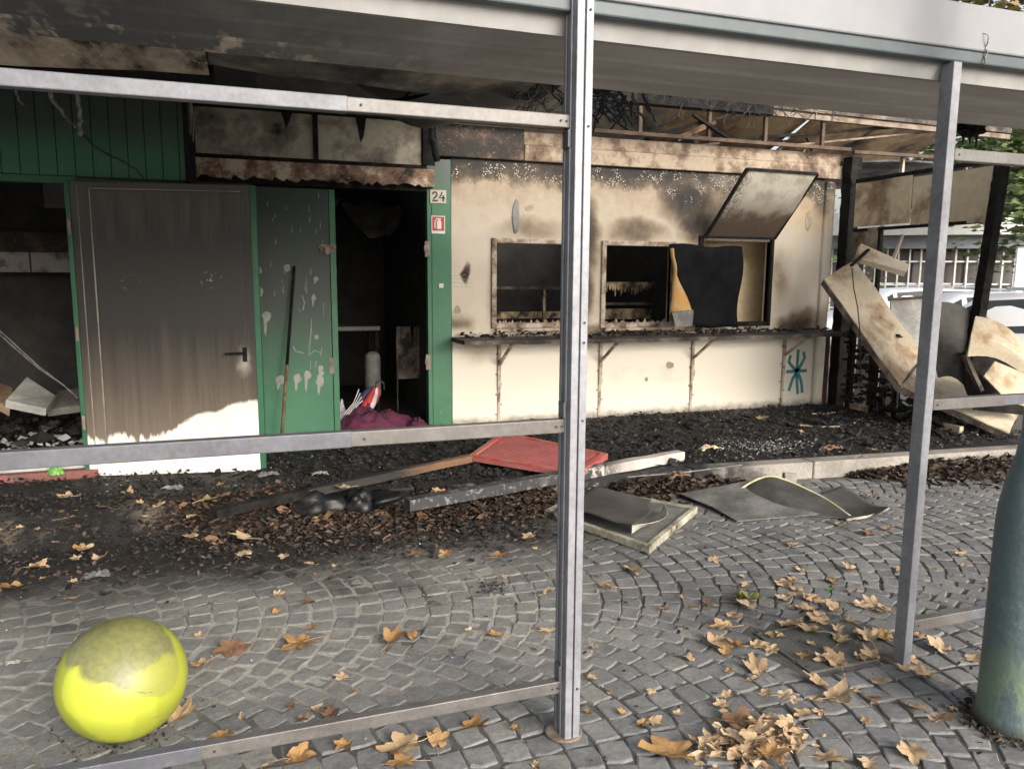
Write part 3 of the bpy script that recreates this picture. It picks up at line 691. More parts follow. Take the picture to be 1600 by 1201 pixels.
for i in range(4): B().tube([pY(536+4*i, 648, 6.85), pY(552+3*i, 630, 6.86), pY(561+2*i, 608+6*i, 6.87)], .005, 5).build('rib', 'fabric_white', UB)

# number plate and fire sign on the jamb
x0, z0 = pw(671, 318); x1, z1 = pw(696, 298)
NP = thing('number_plate', 'small cream plate with house number 24 on the green jamb', 'number plate', ((x0+x1)/2, YW-.03, z0))
box(x0, x1, YW-.032, YW-.0285, z0, z1).build('plate', 'plate', NP, bev=.001)
dg = B(); w, h = (x1-x0), (z1-z0)
def dp(u, v): return (x0+w*u, z0+h*v)
stroke(dg, [dp(*q) for q in ((.14, .66), (.18, .78), (.28, .84), (.38, .80), (.42, .68), (.37, .54), (.24, .38), (.13, .20), (.46, .20))], .014, YW-.032)
stroke(dg, [dp(*q) for q in ((.74, .84), (.57, .42), (.90, .42))], .014, YW-.032); stroke(dg, [dp(*q) for q in ((.80, .62), (.80, .16))], .014, YW-.032)
dg.build('digits', 'ink', NP)
x0, z0 = pw(673, 365); x1, z1 = pw(694, 338)
FS = thing('fire_sign', 'red fire extinguisher sign with white border on the green jamb', 'sign', ((x0+x1)/2, YW-.03, z0))
w, h = x1-x0, z1-z0
box(x0, x1, YW-.031, YW-.0285, z0, z1).build('plate', 'white', FS)
box(x0+w*.06, x1-w*.06, YW-.0325, YW-.0312, z0+h*.16, z1-h*.05).build('red_field', 'signred', FS)
ex = B(); ex.prism([dp(*q) for q in ((.40, .26), (.72, .26), (.72, .66), (.64, .76), (.48, .76), (.40, .66))], YW-.0337, YW-.0327)
ex.prism([dp(*q) for q in ((.46, .78), (.66, .78), (.72, .86), (.42, .86))], YW-.0337, YW-.0327); stroke(ex, [dp(*q) for q in ((.40, .84), (.28, .72), (.24, .5), (.28, .3))], w*.07, YW-.0325)
ex.build('pictogram', 'white', FS)
x, z = pw(688, 446); box(x-.018, x+.022, YW-.03, YW-.021, z-.02, z+.018).build('tape_scrap', 'white', U); 
# stick leaning on the green door
a, c_ = pY(440, 682, 6.42), pY(460, 416, 6.63)
ST = thing('broom_stick', 'long stick with blackened upper half leaning on the green door', 'stick', tuple(a))
md = a.lerp(c_, .42); B().tube([a, md], .013, 8).build('bare_wood', 'wood', ST, smooth=True); B().tube([md, c_], [.013, .012], 8).build('charred_wood', 'char', ST, smooth=True)

# ================================================================ LEFT GREEN STALL
L = thing('green_stall', 'green plank stall with dark open front at the left edge', 'stall', (-1.5, YL, ZP))
x = -2.7
while x < -.36:
    w = .105; box(x, min(x+w-.004, -.352), YL, YL+.02, 2.125, 2.86).build('plank', 'green_side', L, bev=.003); x += w
box(-2.7, -.352, YL+.02, YL+.05, 2.11, 2.86).build('plank_backing', 'black', L)
box(-2.7, -1.025, YL-.015, YL+.05, 2.075, 2.122).build('head_trim', 'green', L, bev=.004)
box(-1.075, -1.03, YL-.02, YL+.06, ZP, 2.073).build('jamb', 'green', L, bev=.004)
box(-1.028, -.36, YL, YL+.05, ZP, 2.11).build('front_panel', 'green', L)
box(-.358, -.33, YL-.01, YW-.03, ZP, 2.9).build('side_wall', 'char', L)
for a in (0, 1): B().tube([(-.325, YL+.1+.3*a, 2.72), (-.315, YL+.1+.3*a, 2.6), (-.322, YL+.12+.3*a, 2.45)], [.012, .016, .004], 5).build('peeling_strip', 'fibre_pale', L)
box(-2.7, -1.078, YL-.02, YL+.1, ZP, .27).build('sill', 'greywhite', L, bev=.006)
box(-2.7, -1.0, YL-.10, YL-.022, ZP-.01, ZP+.055).build('threshold', 'redbrick', L, bev=.006)
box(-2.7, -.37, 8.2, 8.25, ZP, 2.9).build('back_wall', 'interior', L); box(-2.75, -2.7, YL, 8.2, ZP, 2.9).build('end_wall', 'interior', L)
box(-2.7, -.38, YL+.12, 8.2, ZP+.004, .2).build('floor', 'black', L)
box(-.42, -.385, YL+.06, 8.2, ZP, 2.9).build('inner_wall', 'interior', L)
M['tile'] = m_scorch('tile', (.30, .29, .27), (.12, .11, .10), 6, .56)
x0, z0 = pw(0, 425, 7.6); x1, z1 = pw(112, 395, 7.6)
for i in range(7):
    a = x1-.32*(i+1); box(a+.006, a+.314, 7.6, 7.62, z0, z1).build('shelf_tile', 'tile', L, bev=.003)
box(x1-2.2, x1+.1, 7.625, 7.7, z1, z1+.17).build('shelf_band', 'frieze_dark', L)
x, z = pw(92, 325, 7.); box(x-.1, x+.06, 7., 7.03, z, z+.2).build('hanging_flap', 'sheetdark', L)
# sooty door swung open
def m_door():
    t = NT('sooty_door'); x, y, z = t.xyz(); f = t.noise(4, 5, .6); st = t.noise(16, 4, .65, sc3=(1, 1, .06)); st2 = t.noise(50, 3, .6, sc3=(1, 1, .04)); f2 = t.noise(40, 4, .7)
    base = t.mix(t.ss(f, .4, .7), (.74, .73, .68), (.64, .63, .58))
    soot = t.ramp(t.ma('ADD', t.ma('MULTIPLY', z, .42), t.ma('MULTIPLY', st, .26)), [(.22, (.19, .147, .11)), (.44, (.075, .059, .046)), (.60, (.018, .0155, .0138)), (.86, (.015, .0142, .0138)), (.98, (.07, .065, .06))])
    soot = t.mix(.18, soot, t.ramp(st2, [(.3, (.55, .55, .55)), (.7, (1.3, 1.3, 1.3))]), 'MULTIPLY')
    zb = t.ma('ADD', .37, t.ma('MULTIPLY', t.ss(x, -.62, -.34), .17)); zb = t.ma('ADD', zb, t.ma('MULTIPLY', t.ss(x, -.22, -.12), .06))
    zb = t.ma('ADD', zb, t.ma('MULTIPLY', t.ma('SUBTRACT', f, .5), .16)); zb = t.ma('ADD', zb, t.ma('MULTIPLY', t.ma('SUBTRACT', st, .5), t.ma('MULTIPLY', t.ss(x, -.3, -.6), .25)))
    k = t.ss(t.ma('SUBTRACT', z, zb), -.012, .025)
    col = t.mix(k, base, soot)
    hb = t.ma('MULTIPLY', t.blob((-.03, 0, .90), (.06, None, .14), t.warp(.07, 12)), .5); col = t.mix(hb, col, (.55, .50, .42))
    hp = t.ma('MAXIMUM', t.blob((-.77, 0, 1.44), (.14, None, .07)), t.blob((-.22, 0, 1.46), (.11, None, .08)))
    col = t.mix(t.ma('MULTIPLY', hp, t.ma('MULTIPLY', t.ss(t.noise(34, 3, .6), .56, .64), .5)), col, (.34, .32, .29))
    sp = t.ma('MULTIPLY', t.ss(f2, .70, .74), t.ss(z, .9, .4)); col = t.mix(t.ma('MULTIPLY', sp, .5), col, (.6, .58, .52))
    t.bump(st2, .1, .004); return t.out(col, .48)
M['sooty_door'] = m_door()
da, db = V((-1.055, 5.72, 0)), V((.065, 5.515, 0)); de = (db-da).normalized(); dn = V((de.y, -de.x, 0))   # dn towards the viewer
if dn.y > 0: dn = -dn
def dbox(u0, u1, d0, d1, z0, z1):
    q = lambda u, d, z: da+de*u+dn*d+V((0, 0, z)); return B().hexa([q(u0, d0, z0), q(u1, d0, z0), q(u1, d1, z0), q(u0, d1, z0), q(u0, d0, z1), q(u1, d0, z1), q(u1, d1, z1), q(u0, d1, z1)])
DW = (db-da).length; DT = pY(250, 286, 5.62).z; DB = ZP+.005
dr = dbox(0, DW-.018, -.045, 0, DB, DT).build('door', 'sooty_door', L, bev=.003); dr['label'] = 'white door coated in brown soot, clean at the bottom right'
dbox(DW-.017, DW+.02, -.047, .002, DB, DT).build('edge_strip', 'green', dr, bev=.003)
dbox(-.03, -.001, -.05, .004, DB, DT).build('edge_strip', 'green', dr, bev=.003)
dbox(.13, DW-.075, .001, .009, DB+.16, DT-.05).build('inner_panel', 'sooty_door', dr, bev=.004)
pl = B()
for a in ((.118, .126, .0005, .006, DB+.16, DT-.045), (.126, DW-.075, .0005, .006, DT-.048, DT-.041), (.045, .050, .0005, .005, DB+.1, DT-.03)): 
    q = dbox(*a); pl.add(q.v, q.f)
pl.build('moulding', 'concrete', dr)
hb = B(); hb.tube([da+de*(DW-.09)+dn*.0+V((0, 0, .965)), da+de*(DW-.09)+dn*.06+V((0, 0, .965)), da+de*(DW-.21)+dn*.06+V((0, 0, .96))], .008, 8)
q = dbox(DW-.105, DW-.075, .001, .010, .90, 1.0); hb.add(q.v, q.f); hb.build('handle', 'char', dr)
for z in (.5, 1.1, 1.8):
    b = B(); b.tube([da-de*.012+dn*.01+V((0, 0, z-.05)), da-de*.012+dn*.01+V((0, 0, z+.05))], .012, 8); b.build('hinge', 'steel_latch', dr)
# rubble inside the left stall
def slab(name, mat, pts, th, label, cat, bev=.006):
    b = B(); pts = [V(p) for p in pts]; nrm = (pts[1]-pts[0]).cross(pts[2]-pts[0]).normalized()*th
    b.hexa([p-nrm for p in pts]+pts); o = b.build(name, mat, None, bev=bev); return tag(o, label, cat)
slab('insulation_slab', 'greywhite', [pY(8, 625, 6.3), pY(72, 638, 6.2), pY(88, 618, 6.5), pY(42, 588, 6.7)], .06, 'pale broken insulation slab on rubble inside the left stall', 'slab')
slab('insulation_slab', 'concrete', [pY(70, 640, 6.5), pY(130, 632, 6.4), pY(130, 605, 6.8), pY(92, 610, 6.9)], .06, 'grey insulation slab next to the jamb inside the left stall', 'slab')
slab('insulation_slab', 'tan', [pY(-20, 620, 6.4), pY(16, 640, 6.3), pY(20, 605, 6.6), pY(-10, 595, 6.7)], .06, 'tan broken slab at the far left inside the stall', 'slab')
tag(chunks(500, lambda: (rr(-2.3, -1.1), rr(5.95, 7.4), .2+rr(0, .22)), .02, .11, .7).build('stall_rubble', 'char_chunk'), 'burnt rubble heaped on the left stall floor', 'rubble', kind='stuff')
tag(chunks(120, lambda: (rr(-1.9, -1.1), rr(5.93, 6.3), .22+rr(0, .14)), .015, .06, .5).build('stall_rubble_pale', 'ash'), 'pale ash and plaster bits among the left stall rubble', 'rubble', kind='stuff')
wr = thing('fallen_wire', 'pale wires sagging diagonally across the left stall opening', 'wire', tuple(pY(110, 620, 6.3)))
for i, d in enumerate((0, 6)):
    B().tube([pY(-30, 490+d, 6.4), pY(20, 535+d, 6.3), pY(60, 572+d*.5, 6.25), pY(100, 602, 6.2), pY(122, 622, 6.15)], .005, 5).build('strand', 'fibre_pale', wr)
pm = pY(88, 736, 5.68); cloth('plastic_scrap', plain('lime', (.18, .42, .09), (.12, .30, .07), 14, .5), (pm.x, pm.y, ZP+.045), .06, .03, .05, 6, 'crumpled lime green plastic scrap on the red threshold', 'scrap', .4)

# ================================================================ METAL FRAME IN FRONT
FL = thing('metal_frame', 'grey aluminium frame with a tall grooved post and three rails on the left', 'frame', (.95, 2.14, 0))
px0, px1 = .920, .972     # front of the main post
po = B()
po.box(px0, px1, 2.125, 2.195, -.01, 2.46); po.box(px0, px0+.0235, 2.100, 2.1245, -.01, 2.46); po.box(px1-.0235, px1, 2.100, 2.1245, -.01, 2.46)
po.box(px0-.006, px0-.0005, 2.128, 2.136, -.01, 2.46); po.box(px0-.006, px0-.0005, 2.166, 2.174, -.01, 2.46)
post = po.build('post', 'alu_post', FL, bev=.002)
box(px0+.0237, px1-.0237, 2.108, 2.1245, 0, 2.46).build('groove', 'alu', post)
bp = B(); bp.prism([(0, 0), (1, 0), (1, 1), (0, 1)], 0, 0); bp = B()
bp.lathe([(.0, .003), (.062, .003), (.062, .008), (.058, .010), (0, .0101)], (.938, 2.15, 0), 24); bp.build('base_plate', 'rustgrey', post)
for z in (1.30, 1.36, 1.06, 1.93, .18, 2.25):
    b = B().lathe([(0, 0), (.0035, 0), (.0035, .003), (0, .003)], (0, 0, 0), 8); b.v = [(px1-.012+x, 2.0995-zz, z+y) for x, y, zz in b.v]; b.build('rivet', 'ink', post)
def rail(parent, xa, xb, z, h, xj, warm_side=1, y0=2.130, d=.034):
    o = B(); lo, hi = min(xa, xb), max(xa, xb)
    box(xj, hi, y0+.002, y0+d, z-h/2+.0015, z+h/2-.0015).build('rail', 'alu_warm_reflect' if warm_side > 0 else 'alu', parent, bev=.003)
    box(lo, xj+.03, y0, y0+d+.002, z-h/2, z+h/2).build('rail', 'alu' if warm_side > 0 else 'alu_warm_reflect', parent, bev=.003)
    for xx in (xj+.065, hi-.03, hi-.012) if warm_side > 0 else (xj+.2, lo+.02):
        b = B().lathe([(0, 0), (.0035, 0), (.0035, .002), (0, .002)], (0, 0, 0), 8); b.v = [(xx+x, y0-.0005-zz, z+y) for x, y, zz in b.v]
        b.build('screw', 'ink', parent)
rail(FL, -2.2, px0-.003, 1.947, .041, .245); rail(FL, -2.2, px0-.003, 1.040, .046, .235); rail(FL, -2.2, px0-.003, .175, .044, -.2)
box(-2.26, -2.2, 2.10, 2.195, 0, 2.46).build('post', 'alu', FL, bev=.003)
for z, s in ((1.947, -1), (1.04, 1), (.175, 1)):
    B().box(px0-.012, px0-.0005, 2.126, 2.17, z+s*.023, z+s*.075).build('rail_bracket', 'alu', FL, bev=.002)
FR = thing('metal_frame', 'grey metal frame with a slim post and three rails on the right', 'frame', (2.37, 2.14, 0))
rp = B(); rp.box(2.366, 2.404, 2.13, 2.185, -.01, 2.25); rpo = rp.build('post', 'alu_post', FR, bev=.003)
box(2.34, 2.43, 2.11, 2.21, -.006, .006).build('base_plate', 'rustgrey', rpo)
rail(FR, 2.405, 4.2, 1.937, .042, 2.72, -1); rail(FR, 2.405, 4.2, 1.032, .042, 2.74, -1); rail(FR, 2.405, 4.2, .160, .046, 2.66, -1)
box(4.2, 4.24, 2.13, 2.185, -.01, 2.25).build('post', 'alu', FR, bev=.003)

# ================================================================ CANOPY
def m_soffit():
    t = NT('soffit'); x, y, z = t.xyz(); f = t.noise(2.2, 6, .65, sc3=(.6, 1.4, 1)); f2 = t.noise(22, 5, .7, sc3=(1, .3, 1)); f3 = t.noise(5, 5, .65, sc3=(1, .3, 1))
    col = t.mix(t.ss(f, .35, .65), (.50, .47, .44), (.36, .335, .31))
    k = t.ss(t.ma('ADD', x, t.ma('MULTIPLY', t.ma('SUBTRACT', f3, .5), 2.)), 1.6, -.4)
    scor = t.mix(t.ma('MULTIPLY', t.ss(t.ma('ADD', t.ma('MULTIPLY', f3, .7), t.ma('MULTIPLY', f2, .3)), .50, .40), t.ma('ADD', .12, t.ma('MULTIPLY', t.ss(y, 2.45, 2.85), t.ma('ADD', .35, t.ma('MULTIPLY', t.ss(x, .6, -.1), .65))))), (.10, .105, .115), (.62, .54, .43))
    col = t.mix(k, col, scor)
    col = t.mix(t.ma('MULTIPLY', t.ss(x, 4.5, 6.5), .4), col, (.20, .15, .11))
    t.bump(f2, .2, .005); return t.out(col, .7)
M['soffit'] = m_soffit()
M['beamwhite'] = plain('beamwhite', (.29, .287, .283), (.22, .218, .215), 2, .6, 0, .05, grain=.15)
CN = thing('canopy', 'white edged market canopy with a burnt black underside', 'canopy', (2, 2.13, 2.2))
FT = pY(1560, 12, 2.135).z; box(-5, 9, 2.135, 2.165, 2.295, FT).build('fascia', 'fascia', CN, bev=.006)
box(-5, 9, 2.139, 2.175, 2.252, 2.294).build('gutter', 'gutter', CN, bev=.006)
DK = [(2.168, FT-.06), (2.168, FT-.01), (3.2, 2.80), (6.0, 3.05), (9.8, 3.25), (9.8, 3.21), (6.0, 3.01), (3.2, 2.75), (2.17, FT-.055)]
B().profX(DK, -5, 1.85).build('roof_deck', 'black', CN)
B().profX([(2.168, FT-.06), (2.168, FT-.01), (3.2, 2.80), (4.3, 2.90), (4.3, 2.86), (3.2, 2.75), (2.17, FT-.055)], 1.86, 8.9).build('roof_deck', 'black', CN)
B().profX([(2.178, 2.29), (2.184, 2.245), (2.196, 2.200), (2.215, 2.200), (2.215, 2.29)], -5, 9).build('beam', 'beamwhite', CN)
pr = [(2.217, 2.26)]; y = 2.22
while y < 2.98: k_ = (y-2.22)*.06; pr += [(y, 2.215+k_), (y+.20, 2.226+k_), (y+.215, 2.25+k_), (y+.25, 2.25+k_)]; y += .265
B().profX(pr, -5, 9, 40).build('soffit_sheet', 'soffit', CN, solid=.004)
M['ceil_flake'] = m_scorch('ceil_flake', (.74, .66, .55), (.52, .44, .35), 3.4, .55, True, (1, .3, 1))
M['ceil_dark'] = m_scorch('ceil_dark', (.34, .29, .22), (.12, .115, .11), 2.4, .48, False)
def sagpanel(name, mat, x0, x1, y0, y1, z, sag, seed, par=CN, nu=24, nv=10, rag=.0):
    b = B()
    def fn(u, v):
        x = x0+(x1-x0)*u; yy = y1+(rag*mn.noise(V((x*4, seed, 1))) if rag else 0); y = y0+(yy-y0)*v
        return V((x, y, z-sag*math.sin(u*math.pi)*v+.02*mn.noise(V((x*1.7, y*1.7, seed)))*v))
    return b.grid(fn, nu, nv).build(name, mat, par, solid=.008)
sagpanel('ceiling_panel', 'ceil_flake', -3.2, -.12, 3.05, 3.93, 2.405, .02, 1, rag=.06)
sagpanel('ceiling_panel', 'ceil_dark', -.1, 1.25, 2.98, 3.45, 2.34, .03, 2, rag=.1)
sagpanel('ceiling_panel', 'black', -3.4, 1.0, 3.9, 5.5, 2.74, .05, 3, rag=.2)
sagpanel('ceiling_panel', 'black', .2, 1.85, 3.5, 4.9, 2.64, .06, 5, rag=.25)
box(-3.3, -.1, 3.935, 3.965, 2.36, 2.45).build('ceiling_batten', 'char', CN); box(-.08, 4.3, 3.05, 3.09, 2.30, 2.36).build('ceiling_batten', 'char', CN)
# drooping skin
dsk = B(); dsk.grid(lambda u, v: V((.1+u*1.3, 3.7+v*.9, 2.50-.16*math.sin(u*2.6)*(1-.4*v)+.05*math.sin(u*11+v*3))), 26, 8); dsk.build('sagging_skin', 'sheetdark', CN, smooth=True)
# truss above the kiosk wall
TY = 6.58
def tb(name, a, b, w, h, mat): return B().bar(a, b, w, h).build(name, mat, CN, bev=.003)
zc0 = 2.815; zt0 = 3.03
tb('truss_chord', (1.6, TY, zc0), (5.99, TY, zc0), .04, .035, 'rust'); tb('truss_chord', (2.6, TY-.5, zt0-.02), (4.6, TY-.5, zt0-.02), .10, .10, 'char'); tb('truss_chord', (4.55, TY, zt0+.08), (8.2, TY, zt0+.05), .05, .05, 'rustgrey')
tb('truss_chord', (4.6, TY-.02, zt0+.16), (8.2, TY-.02, zt0+.12), .03, .07, 'shelf')
for xa, xb in ((2.72, 2.45), (3.05, 3.5), (3.95, 3.62), (4.1, 4.55)): tb('truss_diagonal', (xa, TY, zt0), (xb, TY, zc0), .035, .03, 'char')
for xa in (2.95, 3.55, 4.3, 4.95, 5.65): tb('truss_strut', (xa, TY+.03, zt0+.05), (xa, TY+.03, zc0), .04, .035, 'rust' if xa > 3.2 else 'char')
tb('truss_diagonal', (3.75, TY+.05, zc0+.02), (4.6, TY+.05, zt0+.05), .03, .03, 'char'); tb('truss_diagonal', (4.4, TY+.06, zc0), (6.9, TY+.06, zt0+.1), .03, .03, 'char')
tb('truss_diagonal', (4.0, TY+.1, zc0+.0), (4.55, TY+.3, zt0+.02), .02, .05, 'wood'); tb('truss_diagonal', (5.2, TY+.1, zc0+.0), (7.6, TY+.1, zt0+.12), .03, .02, 'rustgrey')
tb('truss_chord', (5.99, TY-.05, zc0-.03), (8.6, TY-.1, zc0-.02), .04, .035, 'rust'); tb('truss_strut', (6.7, TY, zc0), (6.7, TY, zc0-.3), .04, .03, 'wframe'); tb('truss_strut', (7.6, TY, zc0), (7.6, TY, zc0-.25), .04, .03, 'wframe')
M['roofgrey'] = m_scorch('roofgrey', (.46, .42, .35), (.26, .24, .20), 1.6, .58, False)
M['roofboard'] = m_scorch('roofboard', (.50, .37, .22), (.26, .17, .10), 1.9, .54, False)
# scorched roof boards behind the truss
for i, (xa, xb, ya, yb, za, zb, mt) in enumerate(((1.86, 3.0, 6.95, 9.2, 3.46, 2.66, 'roofgrey'), (2.98, 4.3, 6.93, 9.2, 3.46, 2.70, 'roofgrey'), (4.28, 5.2, 6.9, 9.2, 3.48, 2.66, 'roofboard'), (5.18, 6.1, 6.9, 9.2, 3.48, 2.72, 'roofboard'), (6.08, 7.2, 6.88, 9.2, 3.48, 2.58, 'roofboard'), (7.1, 8.4, 6.88, 9.2, 3.48, 2.75, 'roofboard'), (6.06, 7.9, 6.75, 8.0, 2.74, 2.62, 'ceil_dark'))):
    B().grid(lambda u, v: V((xa+(xb-xa)*u+.1*v, ya+(yb-ya)*v, za+(zb-za)*v+.05*math.sin(u*3+i))), 10, 6).build('roof_board', mt, CN, solid=.02)
for i in range(14):
    a = V((rr(4.4, 6.2), 6.9+rr(0, 1), 2.82+rr(0, .1))); B().tube([a, a+V((rr(.3, .9), rr(.2, .6), rr(.05, .3)))], .012, 4).build('lath', 'rustgrey' if i % 2 else 'char', CN)
# melted hanging fibres
def fibres(n, cx, cz, Y, sx, sz, r0, mat):
    b = B()
    for _ in range(n):
        p = V((cx+rr(-sx, sx), Y+rr(-.25, .25), cz+rr(-sz, sz))); path = [p]
        d = V((rr(-1, 1), rr(-.6, .6), rr(-.8, .4)))
        for i in range(5): d = (d+V((rr(-.7, .7), rr(-.5, .5), rr(-.7, .5)))).normalized(); path.append(path[-1]+d*rr(.015, .055))
        b.tube(path, [r0*rr(.5, 1.2) for _ in path], 4)
    return b
x, z = pw(810, 140, 4.2); tag(fibres(60, x, z+.02, 4.2, .36, .03, .0035, 'fibre').build('melted_fibres', 'fibre'), 'tangle of melted black ceiling fibres left of the tall post', 'fibres', kind='stuff')
x, z = pw(790, 132, 4.1); tag(fibres(40, x, z, 4.05, .4, .08, .004, 'fibre_pale').build('melted_fibres', 'fibre_pale'), 'pale singed threads in the ceiling tangle left of the tall post', 'fibres', kind='stuff')
x, z = pw(1180, 160, 5.2); tag(fibres(60, x, z, 5.2, .8, .02, .004, 'fibre').build('melted_fibres', 'fibre'), 'melted black shreds hanging above the truss right of the tall post', 'fibres', kind='stuff')
x, z = pw(950, 150, 4.6); tag(fibres(70, x, z, 4.6, .22, .05, .009, 'fibre').build('melted_fibres', 'fibre'), 'burnt grey scraps behind the tall post under the canopy', 'fibres', kind='stuff')
def strand(pts, Y, rs, mat, label):
    path = []
    P = [pY(a, b, Y) for a, b in pts]
    for i in range(len(P)-1):
        for k in range(4): path.append(P[i].lerp(P[i+1], k/4)+V((rr(-.008, .008), rr(-.01, .01), 0)))
    path.append(P[-1]); n = len(path)
    R_ = [rs[0]+(rs[1]-rs[0])*i/(n-1)*rr(.7, 1.3) for i in range(n)]
    tag(B().tube(path, R_, 5).build('melted_strand', mat, smooth=True), label, 'strand')
strand([(77, 125), (82, 155), (100, 180), (118, 200)], 4.6, (.016, .004), 'fibre_pale', 'pale feathery melted strand hanging over the green planks')
strand([(118, 125), (124, 165), (126, 190), (124, 212)], 4.6, (.010, .012), 'fibre_pale', 'twisted grey melted strand hanging to the thin cable on the planks')
strand([(126, 210), (160, 238), (190, 252), (212, 265), (224, 280)], 5.6, (.008, .006), 'fibre', 'thin dark cable running diagonally down the green planks')
strand([(20, 125), (26, 148), (36, 163)], 4.6, (.01, .004), 'fibre_pale', 'short curved pale strand at the far left under the rail')
strand([(665, 90), (668, 130), (672, 175), (674, 215), (684, 252)], 5.6, (.018, .028), 'fibre', 'thick grey melted drip hanging beside the transom panels')
strand([(660, 120), (640, 145), (630, 155)], 4.4, (.008, .006), 'fibre', 'short melted thread slanting under the canopy above the transom')
strand([(1538, 50), (1541, 75), (1537, 102)], 2.13, (.0015, .004), 'fibre_pale', 'thin pale shred hanging from the canopy edge right of the slim post')

c_ = pY(1517, 202, 3.4)
ml = thing('melted_lamp', 'black melted lamp housing hanging under the canopy right of the slim post', 'lamp', tuple(c_))
lump_pts = B()
def mlf(u, v):
    a = u*2*math.pi; e = (v-.5)*math.pi; d = V((math.cos(a)*math.cos(e), math.sin(a)*math.cos(e), math.sin(e))); return c_+V((d.x*.085, d.y*.06, d.z*.045))*(1+.5*mn.noise(d*2.4))
B().grid(mlf, 22, 12).build('housing', 'char', ml)
for i in range(3): B().tube([c_+V((-.05+.05*i, 0, -.02)), c_+V((-.05+.05*i, 0, -.075-.01*i))], [.01, .003], 5).build('drip', 'char', ml)
B().tube([c_+V((0, 0, .03)), V((c_.x, c_.y, 2.75))], .008, 5).build('stem', 'char', ml)
# ================================================================ SIDE SCREEN at the right end
SX = 6.0
SC = thing('burnt_side_screen', 'charred timber side screen with scorched beige boards right of the white kiosk', 'screen', (SX, 5.7, ZP))
def cpost(name, a, b, w, seed):
    bb = B(); a, b = V(a), V(b); n = 40
    for i in range(n+1):
        p = a.lerp(b, i/n); k = w*(1+.16*mn.noise(V((seed, i*.9, 0)))); 
        q = w*(1+.16*mn.noise(V((seed, i*.9, 5))))
        bb.v += [(p.x-k/2, p.y-q/2, p.z), (p.x+k/2, p.y-q/2, p.z), (p.x+k/2, p.y+q/2, p.z), (p.x-k/2, p.y+q/2, p.z)]
    for i in range(n):
        for k in range(4): c = i*4+k; d = i*4+(k+1) % 4; bb.f.append((c, d, d+4, c+4))
    bb.f += [(3, 2, 1, 0), (n*4, n*4+1, n*4+2, n*4+3)]
    return bb.build(name, 'char', SC)
q = pX(1563, 300, SX)
cpost('post', (SX+.04, 6.585, ZP), (SX+.04, 6.585, 2.74), .13, 1); cpost('post', (SX-.03, q.y+.10, .80), (SX, q.y, 2.50), .085, 2)
yc = pX(1428, 300, SX).y
def plate(name, mat, ya, yb, za, zb, x=SX, th=.02, zc=None, zd=None, par=SC):
    zc = za if zc is None else zc; zd = zb if zd is None else zd
    return B().grid(lambda u, v: V((x+.012*math.sin(u*5+ya), ya+(yb-ya)*u, (za+(zc-za)*u)*(1-v)+(zb+(zd-zb)*u)*v)), 8, 6).build(name, mat, par, solid=th)
plate('board', 'board', 6.45, yc+.012, 2.02, 2.46); plate('board', 'board', yc-.006, q.y+.05, 2.0, 2.44, SX+.004, .02, 1.97, 2.44)
box(SX-.02, SX+.02, q.y, 6.46, 2.462, 2.50).build('top_rail', 'char', SC); box(SX-.015, SX+.015, q.y, 6.46, 1.97, 2.0).build('mid_rail', 'char', SC)
plate('board', 'frieze', 6.45, 6.12, 1.68, 2.0, SX+.005); box(SX-.01, SX+.03, 6.09, 6.12, 1.3, 2.0).build('stud', 'char', SC)
ys = [6.42, 6.30, 6.12, 5.98, 5.86, 5.70]
for i, (ya, yb) in enumerate(zip(ys[:-1], ys[1:])):
    plate('lower_board', ('alligator', 'greywhite', 'alligator', 'sheetgrey', 'greywhite')[i], ya-.004, yb+.004, .2, 1.25-.12*i+.1*mn.noise(V((i*3., 0, 1))), SX+.01*(i % 2))
for y in (6.36, 6.03, 5.74): cpost('stud', (SX-.01, y, ZP), (SX-.01, y, .55+rr(-.1, .25)), .05, y*3)
box(SX-.02, SX+.03, 5.0, 6.42, ZP, .19).build('bottom_rail', 'palepanel', SC, bev=.005)
cb = B()   # blistered char crust
for i in range(260):
    y, z = rr(5.72, 6.44), rr(.2, .95); 
    s = rr(.012, .03); cb.box(SX-.035-rr(0, .012), SX-.012, y-s, y+s*rr(.5, 1), z-s*.5, z+s*.5)
co = cb.build('char_crust', 'char_chunk', SC); co['kind'] = 'stuff'

# ================================================================ FALLEN PANELS right
def strip(name, left, right, mat, th, label, cat='panel', n=8, curl=.0, smooth=False):
    def samp(P, t):
        k = t*(len(P)-1); i = min(int(k), len(P)-2); return P[i].lerp(P[i+1], k-i)
    nn = (len(left)-1)*n
    o = B().grid(lambda u, v: samp(left, u).lerp(samp(right, u), v)+V((0, 0, curl*math.sin(v*math.pi))), nn, 6).build(name, mat, None, solid=th, smooth=smooth)
    return tag(o, label, cat)
Lf = [pY(1287, 437, 6.15), pY(1405, 604, 5.45), pZ(1577, 678, ZP+.05)]
Rt = [pY(1334, 408, 6.25), pY(1444, 556, 5.65), pY(1597, 640, 5.05)]
PN = thing('bent_channel_panel', 'long bent cream metal channel leaning from the kiosk corner to the ground', 'panel', tuple(Lf[2]))
n = 8
def samp(P, t): k = t*(len(P)-1); i = min(int(k), len(P)-2); return P[i].lerp(P[i+1], k-i)
B().grid(lambda u, v: samp(Lf, u).lerp(samp(Rt, u), v)+V((0, .015*math.sin(v*3.14), 0))+V((.5, -.5, 1))*.012*mn.noise(V((u*7, v*2.5, 2))), 40, 8).build('web', 'palepanel', PN, solid=.012)
off = V((-.008, .02, -.045))
B().grid(lambda u, v: samp(Lf, u)+off*v, 20, 2).build('flange', 'shelf', PN, solid=.012); B().grid(lambda u, v: samp(Rt, u)+V((.02, .05, -.05))*v, 20, 2).build('flange', 'shelf', PN, solid=.012)
